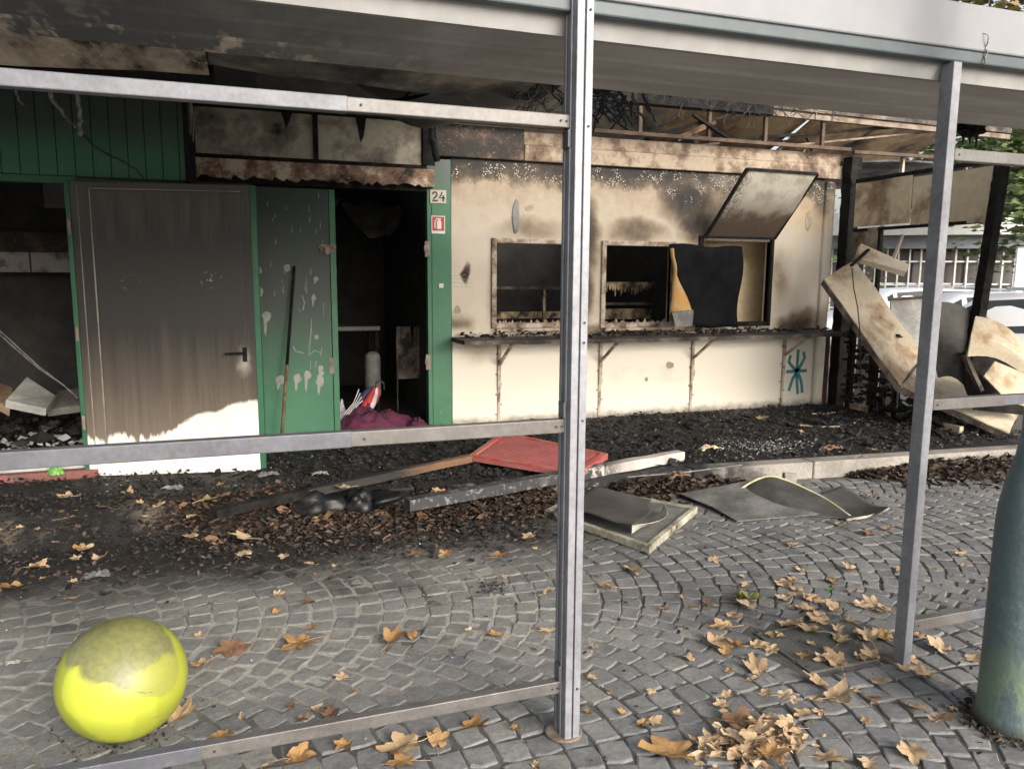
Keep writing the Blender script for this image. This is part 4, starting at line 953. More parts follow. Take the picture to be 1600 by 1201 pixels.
B().bar(Lf[1]+V((0, -.012, .004)), Rt[1]+V((0, -.012, .004)), .012, .012).build('seam', 'shelf', PN)
B().tube([pY(1331, 418, 5.9), pY(1334, 450, 5.85), pY(1340, 480, 5.75), pY(1344, 520, 5.6), pY(1345, 600, 5.6)], .005, 5).build('wire', 'char', tag(thing('burnt_wire', 'thin burnt wire hanging over the bent cream channel', 'wire', tuple(pY(1345, 600, 6.0)))))
strip('short_panel', [pY(1334, 409, 5.85), pY(1412, 432, 5.7)], [pY(1340, 386, 6.0), pY(1416, 420, 5.9)], 'palepanel', .05, 'short cream panel lying on top of the bent channel')
tag(B().bar(pY(1330, 415, 5.75), pY(1357, 390, 5.8), .03, .02).build('bent_bracket', 'char'), 'small dark bracket at the top end of the bent channel', 'bracket')
tag(B().bar(pY(1393, 412, 5.9), pY(1411, 366, 5.9), .045, .02, taper=.5).build('broken_lath', 'palepanel'), 'broken pointed lath standing above the short cream panel', 'lath')
strip('upright_sheet', [pY(1390, 470, 6.35), pY(1392, 520, 6.3), pY(1425, 566, 6.2)], [pY(1446, 466, 6.3), pY(1450, 520, 6.25), pY(1452, 566, 6.2)], 'greywhite', .015, 'upright pale grey panel behind the bent channel')
tag(B().bar(pY(1388, 468, 6.3), pY(1450, 464, 6.28), .02, .03).build('burnt_strip', 'rust'), 'dark rusty strip along the top of the upright grey panel', 'strip')
strip('dark_sheet', [pY(1455, 472, 5.1), pY(1455, 540, 5.1), pY(1465, 590, 5.1)], [pY(1530, 495, 4.95), pY(1518, 555, 4.95), pY(1508, 604, 4.95)], 'sheetdark', .01, 'dark sooty sheet standing behind the slim post', curl=.05)
strip('tan_panel', [pY(1523, 496, 4.7), pY(1515, 530, 4.6), pY(1510, 556, 4.62)], [pY(1604, 545, 4.5), pY(1604, 570, 4.4), pY(1598, 584, 4.42)], 'palepanel', .02, 'curved cream and tan panel on the debris heap beside the white car', curl=.06)
strip('tan_panel', [pY(1552, 566, 4.72), pY(1535, 588, 4.66), pY(1572, 624, 4.6)], [pY(1612, 590, 4.6), pY(1612, 615, 4.55), pY(1612, 640, 4.5)], 'palepanel', .02, 'lower cream panel with orange scorch near the right edge')
strip('dark_backing', [pY(1505, 548, 4.95), pY(1505, 600, 4.9), pY(1520, 640, 4.85)], [pY(1615, 575, 4.85), pY(1615, 610, 4.8), pY(1615, 650, 4.75)], 'char', .02, 'charred black board behind the lower cream panel at the right edge', 'board')  # black sheet added to keep the gap between the panels dark
tag(B().bar(pY(1508, 556, 4.75), pY(1532, 610, 4.7), .06, .03).build('broken_post', 'shelf'), 'short broken post stub between the dark sheet and tan panel', 'post')
tag(chunks(420, lambda: (rr(5.9, 7.0), rr(5.25, 6.0), ZP+rr(0, .3)*random.random()), .03, .15, .6).build('debris_heap', 'char_chunk'), 'burnt debris heap beneath the fallen panels', 'rubble', kind='stuff')

# ================================================================ FALLEN THINGS on the ground
# red ribbed tray
rc = [V((1.486, 5.21, .20)), V((2.043, 4.502, .20)), V((2.453, 4.905, .21)), V((1.92, 5.747, .24))]
TR = thing('red_ribbed_panel', 'faded red ribbed panel lying tilted on charred beams', 'panel', (1.97, 5.1, .13))
M['redpanel'] = plain('redpanel', (.50, .15, .145), (.40, .12, .115), 5, .55, 0, .1, grain=.35); M['redrim'] = plain('redrim', (.42, .18, .14), (.45, .06, .05), 8, .5, 0, .1)
def rq(u, v, h=0.): return rc[0].lerp(rc[1], u).lerp(rc[3].lerp(rc[2], u), v)+V((0, 0, h))
def rquad(u0, u1, v0, v1, h0, h1): return B().hexa([rq(u0, v0, h0), rq(u1, v0, h0), rq(u1, v1, h0), rq(u0, v1, h0), rq(u0, v0, h1), rq(u1, v0, h1), rq(u1, v1, h1), rq(u0, v1, h1)])
rquad(0, 1, 0, 1, -.035, -.006).build('sheet', 'redpanel', TR)
for a in ((0, 1, 0, .05), (0, 1, .95, 1), (0, .05, .051, .949), (.95, 1, .051, .949)): rquad(*a, -.0055, .010).build('rim', 'redrim', TR, bev=.003)
for i in range(17): v = .075+i*.0505; rquad(.08, .92, v, v+.024, -.0055, .006).build('rib', 'redpanel', TR, bev=.002)
# charred beams
def timber(name, a, b, w, h, mat, label, cat='beam', segs=1):
    bb = B(); a, b = V(a), V(b); n = 14; d = (b-a).normalized(); x = d.cross(V((0, 0, 1))).normalized()
    for i in range(n+1):
        p = a.lerp(b, i/n); k = w/2*(1+.2*mn.noise(p*6)); hh = h/2*(1+.2*mn.noise(p*6+V((5, 0, 0))))
        bb.v += [tuple(p-x*k-V((0, 0, hh))), tuple(p+x*k-V((0, 0, hh))), tuple(p+x*k+V((0, 0, hh))), tuple(p-x*k+V((0, 0, hh)))]
    for i in range(n):
        for k in range(4): c = i*4+k; e = i*4+(k+1) % 4; bb.f.append((c, e, e+4, c+4))
    bb.f += [(3, 2, 1, 0), (n*4, n*4+1, n*4+2, n*4+3)]
    return tag(bb.build(name, mat), label, cat)
def m_burnend():
    t = NT('burn_end'); x, y, z = t.xyz(); f = t.noise(9, 5, .6, sc3=(1, 1, 4)); k = t.ss(t.ma('ADD', x, t.ma('MULTIPLY', f, .4)), 1.05, 1.45)
    col = t.mix(k, (.018, .017, .016), t.mix(f, (.22, .12, .06), (.10, .06, .04))); t.bump(f, .7, .01); return t.out(col, .7)
M['burn_end'] = m_burnend()
timber('charred_beam', pZ(440, 778, .185), pZ(742, 714, .18), .055, .05, 'burn_end', 'long charred beam with brown unburnt end reaching the red panel')
timber('charred_beam', pZ(335, 802, .18), pZ(480, 768, .19), .06, .05, 'char', 'short black charred beam left of the plastic bags')
M['whitebeam'] = None
def m_wb():
    t = NT('white_beam'); x, y, z = t.xyz(); f = t.noise(12, 5, .65); k = t.ss(t.ma('ADD', x, t.ma('MULTIPLY', f, .35)), 2.75, 2.45)
    col = t.mix(t.ss(f, .4, .65), (.50, .45, .42), (.36, .32, .30)); col = t.mix(t.ma('MULTIPLY', k, t.ma('MAXIMUM', t.ss(f, .34, .5), t.ss(x, 2.2, 1.7))), col, t.mix(t.ss(t.noise(26, 4, .7), .54, .64), (.03, .03, .033), (.19, .19, .20))); t.bump(f, .2, .005); return t.out(col, .6)
M['whitebeam'] = m_wb()
timber('fallen_profile', pZ(636, 788, .165), pZ(1064, 711, .17), .07, .07, 'whitebeam', 'pale fallen metal profile with sooty end pointing at the tall post', 'profile')
# black bags
def lump(c, r, sx, sy, sz, seed, amp=.35):
    b = B(); nu, nv = 24, 14
    def fn(u, v):
        a = u*2*math.pi; e = (v-.5)*math.pi; d = V((math.cos(a)*math.cos(e), math.sin(a)*math.cos(e), math.sin(e)))
        q = 1+amp*mn.noise(d*1.6+V((seed, 0, 0)))+amp*.4*mn.noise(d*5+V((seed, 2, 0))); return V(c)+V((d.x*sx, d.y*sy, d.z*sz))*r*q
    return b.grid(fn, nu, nv)
for i, (px, py, r, sx, sz, lb) in enumerate(((492, 800, .13, 1.5, .75, 'shiny black plastic bag heaped at the left by the charred beam'), (562, 795, .10, .9, .85, 'round knotted black plastic bag in front of the kerb'), (610, 788, .10, 1.6, .55, 'flat black plastic bag end lying along the kerb'))):
    p = pZ(px, py+14, .0); tag(lump((p.x, p.y+.03, .09), r, sx, .9, sz, i*4+1, .5).build('plastic_bag', 'plastic_black', smooth=True), lb, 'bag')
p = pZ(385, 806, .03); slab('broken_tile', 'sheetgrey', [pZ(345, 815, .03), pZ(375, 816, .03), pZ(382, 796, .07), pZ(350, 800, .06)], .03, 'blue grey broken block beside the charred beam', 'block')
slab('plastic_tube', 'greywhite', [pZ(255, 832, .02), pZ(300, 832, .02), pZ(302, 822, .035), pZ(258, 821, .035)], .03, 'pale short tube lying in the leaf litter', 'tube')
slab('slate_piece', 'sheetdark', [pZ(70, 768, ZP+.02), pZ(100, 774, ZP+.02), pZ(110, 766, ZP+.03), pZ(88, 761, ZP+.03)], .012, 'grey flat slate piece on the platform below the red threshold', 'slate')
slab('cardboard_scrap', 'tan', [pZ(300, 804, .06), pZ(335, 802, .06), pZ(342, 792, .09), pZ(308, 793, .09)], .004, 'tan cardboard scrap at the end of the short beam', 'cardboard')
# white edged panel with torn dark skin
wp = [V((1.714, 4.298, .03)), V((2.02, 3.509, .03)), V((2.674, 4.057, .03)), V((2.196, 4.674, .03))]
WPn = thing('white_edged_panel', 'dirty flat panel with white edges and torn dark skin on the cobbles', 'panel', (2.15, 4.1, 0))
def wq(u, v, h=0.): return wp[0].lerp(wp[1], u).lerp(wp[3].lerp(wp[2], u), v)+V((0, 0, h))
def wquad(u0, u1, v0, v1, h0, h1): return B().hexa([wq(u0, v0, h0), wq(u1, v0, h0), wq(u1, v1, h0), wq(u0, v1, h0), wq(u0, v0, h1), wq(u1, v0, h1), wq(u1, v1, h1), wq(u0, v1, h1)])
wquad(.02, .98, .02, .98, -.025, .006).build('core', 'sheetgrey', WPn)
M['dirtywhite'] = m_scorch('dirtywhite', (.50, .48, .42), (.33, .30, .22), 6, .54)
for a in ((0, 1, 0, .045), (.955, 1, .046, .955), (0, 1, .956, 1), (0, .045, .046, .955)): wquad(*a, -.028, .016).build('edge', 'dirtywhite', WPn, bev=.004)
sk_ = B()
sk_.grid(lambda u, v: wq(.10+u*.74*(1-.25*v*v)+.04*mn.noise(V((u*3, v*3, 1))), .08+v*.76+.06*mn.noise(V((u*2, v*2, 6))), .03+.035*math.sin(u*2.2+v)+.05*max(0, u-.8)*2+.04*max(0, .2-v)), 20, 20); sk_.build('torn_skin', 'sheetdark', WPn, smooth=True, solid=.004)
tk = B(); tk.grid(lambda u, v: wq(.80+.14*u*math.sin(v*3), .1+v*.6, .02+.05*u), 4, 14); tk.build('torn_skin', 'dirtywhite', WPn, solid=.003)
# flat grey sheet and curled dark sheet
strip('grey_sheet', [pZ(1062, 772, .03), pZ(1112, 792, .02), pZ(1152, 815, .012)], [pZ(1200, 746, .09), pZ(1235, 775, .05), pZ(1290, 803, .012)], 'sheetgrey', .006, 'flat grey sheet lying on the cobbles right of the tall post', 'sheet', curl=.0)
CS = thing('curled_sheet', 'curled dark sheet standing in a wave on the cobbles right of the grey sheet', 'sheet', tuple(pZ(1263, 806)))
bot = [pZ(1140, 780, .004), pZ(1200, 795, .004), pZ(1263, 806, .004), pZ(1325, 812, .004)]
top = [pY(1140, 776, bot[0].y+.05), pY(1200, 745, bot[1].y+.26), pY(1275, 772, bot[2].y+.22), pY(1328, 807, bot[3].y+.03)]
def sm(P, t):
    k = t*(len(P)-1); i = min(int(k), len(P)-2); f = k-i; a, b, c_, d = P[max(i-1, 0)], P[i], P[i+1], P[min(i+2, len(P)-1)]
    return .5*((2*b)+(c_-a)*f+(2*a-5*b+4*c_-d)*f*f+(3*b-a-3*c_+d)*f**3)
B().grid(lambda u, v: sm(bot, u).lerp(sm(top, u), v)+V((.02*math.sin(u*9), -.05*math.sin(v*math.pi), 0)), 30, 8).build('raised_flap', 'sheetdark', CS, smooth=True, solid=.005)
B().tube([sm(top, i/20)+V((0, 0, .004)) for i in range(21)], .008, 6).build('yellowed_edge', 'yellowedge', CS, smooth=True)
fa = [pZ(1262, 778, .05), pZ(1300, 800, .012), pZ(1328, 811, .008)]; fb = [pZ(1318, 758, .03), pZ(1360, 785, .03), pZ(1390, 794, .07)]
B().grid(lambda u, v: sm(fa, u).lerp(sm(fb, u), v)+V((0, 0, -.03*math.sin(v*math.pi)*u+.05*max(0, u-.7)*v)), 16, 12).build('trailing_sheet', 'sheetdark', CS, smooth=True, solid=.005)
B().tube([sm([pZ(1322, 812, .012), pZ(1362, 805, .02), pZ(1388, 793, .05)], i/10) for i in range(11)], .009, 6).build('pale_rim', 'dirtywhite', CS, smooth=True)
slab('timber_end', 'concrete', [pZ(1226, 754, .06), pZ(1246, 754, .06), pZ(1246, 738, .13), pZ(1226, 738, .13)], .05, 'cut block end at the start of the pale kerb', 'block')
for i, (a, b) in enumerate((((980, 745), (1160, 726)), ((1250, 664), (1312, 666)), ((1268, 646), (1305, 644)), ((150, 822), (330, 818)))):
    tag(B().tube([pZ(*a, (ZP if i < 3 else -.02)+.03), pZ((a[0]+b[0])/2, (a[1]+b[1])/2+2, (ZP if i < 3 else -.01)+.02), pZ(*b, (ZP if i < 3 else -.02)+.03)], .008 if i in (1, 2) else .004, 5).build('thin_rod', 'tan' if i in (1, 2) else 'fibre_pale'),
        ('pale wire across the ash right of the fallen profile', 'burnt tan stick on the char before the side screen', 'short tan stick nearest the graffiti wall', 'thin wire lying on the dark ground left of the bags')[i], ('wire', 'stick', 'stick', 'wire')[i])

def bankz(x, y):
    v = (y-kerbY(x)+.45)/.95; e = min(1, max(0, (.75-x)/.6))
    if not 0 <= v <= 1: return -.05
    w_ = min(1, v/.47); s_ = w_*w_*(3-2*w_)
    return -.012+(ZP+.034-.03*max(0, v-.6)*2)*s_*e+(.03*mn.noise(V((x*3, y*3, 2)))+.012*mn.noise(V((x*11, y*11, 2))))*math.sin(v*math.pi)*e-(1-e)*.05
# charred rubble on the platform
def ppos(x0, x1, y0, y1, h):
    def f():
        x = rr(x0, x1); y = max(rr(y0, y1), kerbY(x)+.16); k = .5+.5*mn.noise(V((x*1.2, y*1.2, 0))); return (x, y, ZP+.004+h*k*random.random())
    return f
tag(chunks(14000, ppos(-2.2, 6.6, 4.6, 6.64, .06), .005, .032, .8).build('char_rubble', 'char_chunk'), 'black charred crumbs spread over the platform', 'char', kind='stuff')
tag(chunks(1500, ppos(-.6, 6.6, 4.7, 6.6, .05), .025, .08, .45).build('char_rubble', 'char_chunk'), 'larger charred flakes strewn along the platform', 'char', kind='stuff')
tag(chunks(2400, ppos(-1.2, 6.8, 4.6, 6.6, .08), .003, .014, .5).build('ash_flecks', 'ash'), 'pale ash flecks scattered over the black platform', 'ash', kind='stuff')
tag(chunks(450, lambda: (rr(-2.5, 5), rr(2.3, 4.7), .008), .003, .010, .5).build('ash_flecks', 'ash'), 'pale plaster specks scattered over the cobbles', 'ash', kind='stuff')
def bpos():
    x = rr(-2.6, 1.6); y = kerbY(x)+random.gauss(-.2, .35); return (x, y, max(bankz(x, y), .004 if y < kerbY(x) else ZP)+rr(0, .012))
tag(chunks(7000, bpos, .004, .034, .6).build('char_rubble', 'char_chunk'), 'dark charred crumbs on the cobbles along the kerb', 'char', kind='stuff')
p2 = pZ(1195, 705, ZP); tag(chunks(700, lambda: (random.gauss(p2.x, .22), random.gauss(p2.y, .12), ZP+.02+rr(0, .05)), .003, .016, .5).build('ash_patch', 'ash'), 'pale grey ash patch on the platform before the graffiti wall', 'ash', kind='stuff')
p = pZ(768, 920); tag(chunks(160, lambda: (random.gauss(p.x, .05), random.gauss(p.y, .04), .006), .003, .012, .5).build('soot_patch', 'char_chunk'), 'small patch of black crumbs on the paving behind the frame', 'char', kind='stuff')

bk = B()
def bank(u, v):
    x = -5+u*6.6; return V((x, kerbY(x)-.45+v*.95, bankz(x, kerbY(x)-.45+v*.95)))
bk.grid(bank, 150, 22)
tag(bk.build('charred_mud', 'platform', smooth=True), 'black charred mud burying the kerb at the left', 'mud', kind='stuff')
for i, (px, py, w, mt, lb) in enumerate(((1110, 700, 34, 'board', 'brown curled wood shard on the ash right of the fallen profile'), (1060, 742, 30, 'wood', 'dark brown bark scrap beside the fallen profile'), (420, 742, 30, 'sheetgrey', 'grey flat shard below the sooty door'), (270, 792, 34, 'sheetgrey', 'crumpled silver foil lump left of the cardboard scrap'), (150, 898, 40, 'sheetgrey', 'crumpled grey foil on the dark ground above the ball'), (500, 740, 24, 'concrete', 'small grey chip on the char below the green door'), (1300, 700, 30, 'wood', 'charred wood chip on the platform near the pale kerb'), (20, 1032, 18, 'greywhite', 'small pale shell of plastic at the far left of the paving'))):
    p = pZ(px, py, ZP+.03) if py < 780 else pZ(px, py, .015); w = w/FPX*(p-EYE).dot(fw); z0 = max(bankz(p.x, p.y), p.z-.02)
    b = B(); sd_ = i*5.3
    b.grid(lambda u, v: V((p.x+(u-.5)*w*(1+.4*mn.noise(V((v*3, sd_, 0)))), p.y+(v-.5)*w*.55*(1+.4*mn.noise(V((u*3, sd_, 4)))), z0+.012+w*.22*abs(mn.noise(V((u*4, v*4, sd_))))+w*.1*math.sin(u*3))), 12, 8)
    tag(b.build('shard', mt, solid=.004), lb, 'shard')
# ================================================================ YELLOW BALL
BALL_R = Matrix.Rotation(math.radians(-15), 3, 'Z') @ Matrix.Rotation(math.radians(28), 3, 'Y')
def balldir(a, b):
    n_ = (EYE-V((-.431, 2.615, .19))).normalized(); r_ = V((0, 0, 1)).cross(n_).normalized(); u_ = n_.cross(r_)
    return tuple((BALL_R.inverted() @ (r_*a+u_*b+n_*math.sqrt(max(0, 1-a*a-b*b))))*.192)
def m_ball():
    t = NT('ball'); w = t.warp(.10, 8); f = t.noise(14, 5, .65); f2 = t.noise(60, 4, .7)
    yl = t.mix(t.ss(f, .3, .7), (.34, .375, .035), (.30, .33, .035)); pt = None
    for a, b, r in ((-.45, -.05, .13), (-.25, -.40, .15), (.10, -.35, .11), (-.55, .25, .08), (.0, -.72, .13)):
        q = t.ss(t.blob(balldir(a, b), (r, r, r), w), .03, .16); pt = q if pt is None else t.ma('MAXIMUM', pt, q)
    yl = t.mix(pt, yl, (.43, .475, .05))
    k = None
    for a, b, r in ((.0, .66, .18), (.32, .30, .155), (-.45, .70, .12), (.50, .04, .12), (.08, .30, .11), (.25, .05, .07)):
        q = t.ss(t.blob(balldir(a, b), (r, r, r), w), .04, .22); k = q if k is None else t.ma('MAXIMUM', k, q)
    k2 = None
    for a, b, r in ((.62, -.25, .13), (.58, -.50, .12), (.46, -.76, .11), (.28, -.90, .08)):
        q = t.ss(t.blob(balldir(a, b), (r, r, r), w), .04, .30); k2 = q if k2 is None else t.ma('MAXIMUM', k2, q)
    sootc = t.mix(t.ss(f2, .4, .6), (.115, .112, .06), (.155, .152, .075))
    k = t.ma('MULTIPLY', k, t.ma('ADD', .62, t.ma('MULTIPLY', f, .5)), clamp=True); col = t.mix(k, yl, sootc); col = t.mix(t.ma('MULTIPLY', k2, .55), col, (.33, .34, .04))
    col = t.mix(t.ma('MULTIPLY', t.ss(f2, .70, .75), .5), col, (.2, .2, .03))
    scf = t.ma('MULTIPLY', t.ss(t.noise(9, 3, .6, sc3=(1, 1, 7)), .66, .70), t.ss(t.noise(5, 2, .5), .5, .6)); col = t.mix(t.ma('MULTIPLY', scf, .7), col, (.10, .10, .03))
    t.bump(f, .05, .004); return t.out(col, t.ma('ADD', .34, t.ma('MULTIPLY', k, .12)))
M['ball'] = m_ball()
bb = B(); rb = .192
bb.grid(lambda u, v: V((math.cos(u*2*math.pi)*math.sin(v*math.pi)*1.03, math.sin(u*2*math.pi)*math.sin(v*math.pi)*1.0, -math.cos(v*math.pi)*(1.0-.03*math.cos(v*math.pi))))*rb, 48, 28)
bo = bb.build('ball', 'ball', None, smooth=True); bo.location = (-.431, 2.615, rb*.972); bo.rotation_euler = (0, math.radians(28), math.radians(-15))
vb = B().lathe([(0, .186), (.012, .186), (.012, .1935), (.007, .195), (0, .195)], (0, 0, 0), 14); vo = vb.build('valve', 'ball', None, smooth=False); vo.parent = bo; vo.rotation_euler = (math.radians(62), 0, math.radians(150))
tag(chunks(260, lambda: (lambda a, r: (-.431+math.cos(a)*r, 2.615+math.sin(a)*r, .003))(rr(0, 6.3), .05+abs(random.gauss(0, .10))), .003, .010, .5).build('grit', 'char_chunk'), 'dark grit around the foot of the yellow ball', 'grit', kind='stuff')  # dark crumbs added to stand in for the ball's contact shadow
tag(bo, 'big yellow egg shaped ball smeared with soot on the cobbles', 'ball')

# ================================================================ GREEN POLE at the right edge
def m_pole():
    t = NT('pole'); x, y, z = t.xyz(); f = t.noise(7, 6, .65, sc3=(1, 1, .5)); f2 = t.noise(40, 4, .7)
    col = t.mix(t.ss(f2, .35, .65), (.075, .110, .118), (.09, .128, .135))
    k = t.ss(t.ma('ADD', z, t.ma('MULTIPLY', f, .5)), .62, .42); col = t.mix(t.ma('MULTIPLY', k, t.ss(f, .40, .5)), col, (.13, .19, .13))
    col = t.mix(t.ss(z, .06, .01), col, (.03, .03, .028)); col = t.mix(t.ma('MULTIPLY', t.ss(f2, .62, .70), .4), col, (.20, .22, .22)); t.bump(t.ma('ADD', f, f2), .4, .008); return t.out(col, .55)
M['pole'] = m_pole()
pc = pZ(1532, 1128); PCX, PCY = pc.x+.098, pc.y-.035
B().lathe([(.12, -.02), (.12, .015), (.112, .03), (.106, .06), (.104, .70), (.100, .76), (.088, .84), (.066, .93), (.056, 1.0), (.054, 4.5), (0, 4.5)], (PCX, PCY, 0), 40)
po_ = thing('lamp_pole', 'dark green metal lamp pole with a thick worn base at the right edge', 'pole', (PCX, PCY, 0))
B().lathe([(.12, -.02), (.12, .015), (.112, .03), (.107, .06), (.104, .70), (.100, .76), (.088, .84), (.066, .93), (.056, 1.0)], (PCX, PCY, 0), 40).build('base', 'pole', po_, smooth=True)
B().lathe([(.056, 1.001), (.054, 4.5), (0, 4.5)], (PCX, PCY, 0), 32).build('shaft', 'pole', po_, smooth=True)

# ================================================================ LEAVES
def leafmesh(sd, mat):
    r = random.Random(sd); lob = [(0, 1.), (.95, .86), (-.95, .86), (1.95, .55), (-1.95, .55)]; lob = [(a+r.uniform(-.12, .12), l*r.uniform(.85, 1.1)) for a, l in lob]
    n = 44; b = B(); fx, fy, fl = r.uniform(-.2, .9), r.uniform(-.2, .9), r.uniform(.1, .7); roll = r.uniform(0, 6.3)
    def rad(t):
        q = .46
        for a, l in lob: d = (t-a+math.pi) % (2*math.pi)-math.pi; q = max(q, .46+(l-.46)*max(0, 1-abs(d)/.52)**.9)
        q += .045*math.cos(t*19+sd)*(q > .5)+.06*mn.noise(V((math.cos(t)*2, math.sin(t)*2, sd*2.3)))
        d = abs(abs(t)-math.pi)
        if d < .3: q = min(q, .12+d*.7)
        return q
    def bend(x, y):
        z = .5*fx*x*x+.5*fy*y*y+.3*fl*abs(y)+.16*mn.noise(V((x*2.2, y*2.2, sd*1.7)))+.05*mn.noise(V((x*6, y*6, sd*1.3)))
        return z
    b.v.append((0, 0, 0))
    for k, s in enumerate((.35, .7, 1.)):
        for i in range(n):
            t = -math.pi+2*math.pi*i/n; q = rad(t)*s; x, y = q*math.cos(t), q*math.sin(t); b.v.append((x*.5, y*.5, bend(x, y)*.5))
    for i in range(n):
        j = (i+1) % n; b.f.append((0, 1+i, 1+j))
        for k in range(2): b.f.append((1+k*n+i, 1+(k+1)*n+i, 1+(k+1)*n+j, 1+k*n+j))
    z0 = min(v[2] for v in b.v); b.v = [(x, y, z-z0) for x, y, z in b.v]; zc = b.v[0][2]
    b.tube([(0, 0, zc+.004), (-.25, .02, zc*.7+.01), (-.55, r.uniform(-.15, .15), .02)], .009, 4)
    me = b.mesh('leaf'); me.materials.append(M[mat]); me.polygons.foreach_set('use_smooth', [True]*len(me.polygons)); return me
lm = {m: [leafmesh(i*7+j*3+1, m) for i in range(k)] for j, (m, k) in enumerate((('leaf', 10), ('leaf_orange', 6), ('leaf_brown', 5), ('leaf_green', 2), ('leaf_fresh', 1)))}
C1 = (0, 560, 3.533); C3 = (800, 560, 3.533); C4 = (1150, 560, 3.533); C2 = (370, 560, 3.533)
C5 = (0, 860, 3.52); C6 = (370, 860, 3.52); C7 = (800, 860, 3.52); C8 = (1150, 860, 3.52)
LV = [(C7, [(490,145,60),(520,205,110),(660,105,130),(1110,50,100),(190,243,80),(200,450,100),(430,712,70),(410,895,80),(940,265,40),(985,318,60),(840,330,70),(1070,300,85,'b'),(1300,265,200,'g'),(1240,270,90,'g'),(1290,190,70),(1500,185,110),(1505,270,100),(1215,370,110),(1180,435,130),(1120,505,190),(1420,560,80),(1355,665,170),(1160,860,90),(1385,785,70),(775,950,110),(905,1120,340,'o'),(1230,985,260,'b'),(1420,960,130),(1500,855,140),(130,1190,60),(20,985,60),(540,790,50),(1200,1090,200),(1330,1120,190),(1450,1100,180),(1100,1080,140),(1260,1160,200),(1400,1170,190),(1520,1020,150),(1350,1060,140)]),
      (C8, [(265,180,100),(520,170,70),(515,215,55,'f'),(640,235,80),(445,275,130),(680,305,105),(400,340,110),(470,390,130),(310,415,140),(425,450,130),(620,395,80),(560,440,80),(680,470,110),(820,490,130),(585,510,90),(385,590,120),(555,625,170),(675,590,90),(745,580,60),(1000,470,80),(1130,550,140),(1305,605,140),(190,560,70),(460,740,150),(550,830,200),(735,820,100,'b'),(965,860,130),(1115,945,170),(1200,890,60),(1325,880,70),(1040,700,130),(985,620,100),(930,660,70),(960,1110,200),(500,1150,210),(730,1170,130),(460,890,80),(1250,90,40),(365,120,80),(1230,30,80),(800,330,60,'b')]),
      (C6, [(260,75,80),(405,118,70),(545,133,60),(980,60,80,'b'),(1150,60,120,'o'),(1440,75,120,'o'),(1475,152,40),(225,252,70),(385,290,110,'b'),(215,345,60),(405,432,90,'o'),(365,515,210,'o'),(850,510,140,'o'),(965,480,100,'o'),(1430,475,100),(585,712,95),(630,785,50),(300,855,70,'b'),(430,880,90),(520,915,140,'b'),(355,940,80,'b'),(1290,980,170,'o'),(1525,980,80),(595,1075,130,'o'),(325,1150,180,'o'),(30,915,40),(940,1080,240),(1100,1060,160),(930,1170,180),(165,1190,60),(1270,445,60),(45,535,90,'b')]),
      (C5, [(205,95,110),(450,38,110),(415,90,60),(545,95,90),(230,158,40),(410,178,50),(60,205,140,'o'),(385,270,90),(1290,545,200,'b'),(1120,630,130),(990,920,180),(1235,1035,170,'o'),(1330,920,40),(1525,250,80),(1085,475,50)]),
      (C1, [(375,795,100),(710,770,80),(1215,735,60),(375,943,90),(575,955,80,'o'),(210,1015,50),(310,1045,60),(105,955,50),(15,965,50),(785,935,50),(865,940,80),(810,965,50),(1055,970,60),(460,1100,110),(190,1160,90),(420,1150,60),(1200,1070,60),(1350,1035,130),(1350,1130,130),(1060,1030,100),(1140,840,130)]),
      (C2, [(600,770,110),(470,920,170,'o'),(1130,790,80)]), (C3, [(100,1020,90),(130,1095,40),(1375,345,60),(1190,940,50),(1550,1035,60)]),
      (C4, [(135,345,60),(365,420,40),(675,565,60),(765,520,30),(750,770,90),(560,915,60),(740,970,90,'b'),(310,1035,70),(1120,370,60),(1410,425,50),(1550,435,60),(800,655,50),(830,950,60)])]
for _ in range(46):
    LV[1][1].append((random.gauss(430, 260), abs(random.gauss(420, 230))+60, rr(55, 130)))
for _ in range(14): LV[0][1].append((rr(420, 1500), rr(60, 1000), rr(40, 90)))
kind = {'o': 'leaf_orange', 'b': 'leaf_brown', 'g': 'leaf_green', 'f': 'leaf_fresh'}
WORD = {'leaf': 'tan', 'leaf_orange': 'orange brown', 'leaf_brown': 'dark brown', 'leaf_green': 'yellow green', 'leaf_fresh': 'small bright green'}
def zone(px, py, y):
    if y > kerbY(2): return 'on the black charred platform'
    if px < 330 and py > 960: return 'beside the yellow ball'
    if py > 1075 and px < 880: return 'under the lowest left rail'
    if px < 880 and py < 900: return 'on the litter along the kerb'
    if px < 880: return 'on the pale paving left of the tall post'
    if 1065 < px < 1290 and py > 1095: return 'in the heap at the bottom right'
    if px > 1440: return 'between the slim post and the green pole'
    if py < 900: return 'near the fallen sheets right of the tall post'
    if px > 1180 and py < 955: return 'scattered beyond the inspection cover'
    if px > 1180 and py > 1045: return 'in front of the inspection cover'
    if px > 1180: return 'around the inspection cover left of the slim post'
    return 'on the dark cobbles right of the tall post'
UNIQ = {(905, 1120): 'largest orange brown leaf at the bottom edge between both posts', (1300, 265): 'large yellow green leaf with ragged lobes on the cobbles', (1070, 300): 'cupped red brown leaf right of the tall post'}
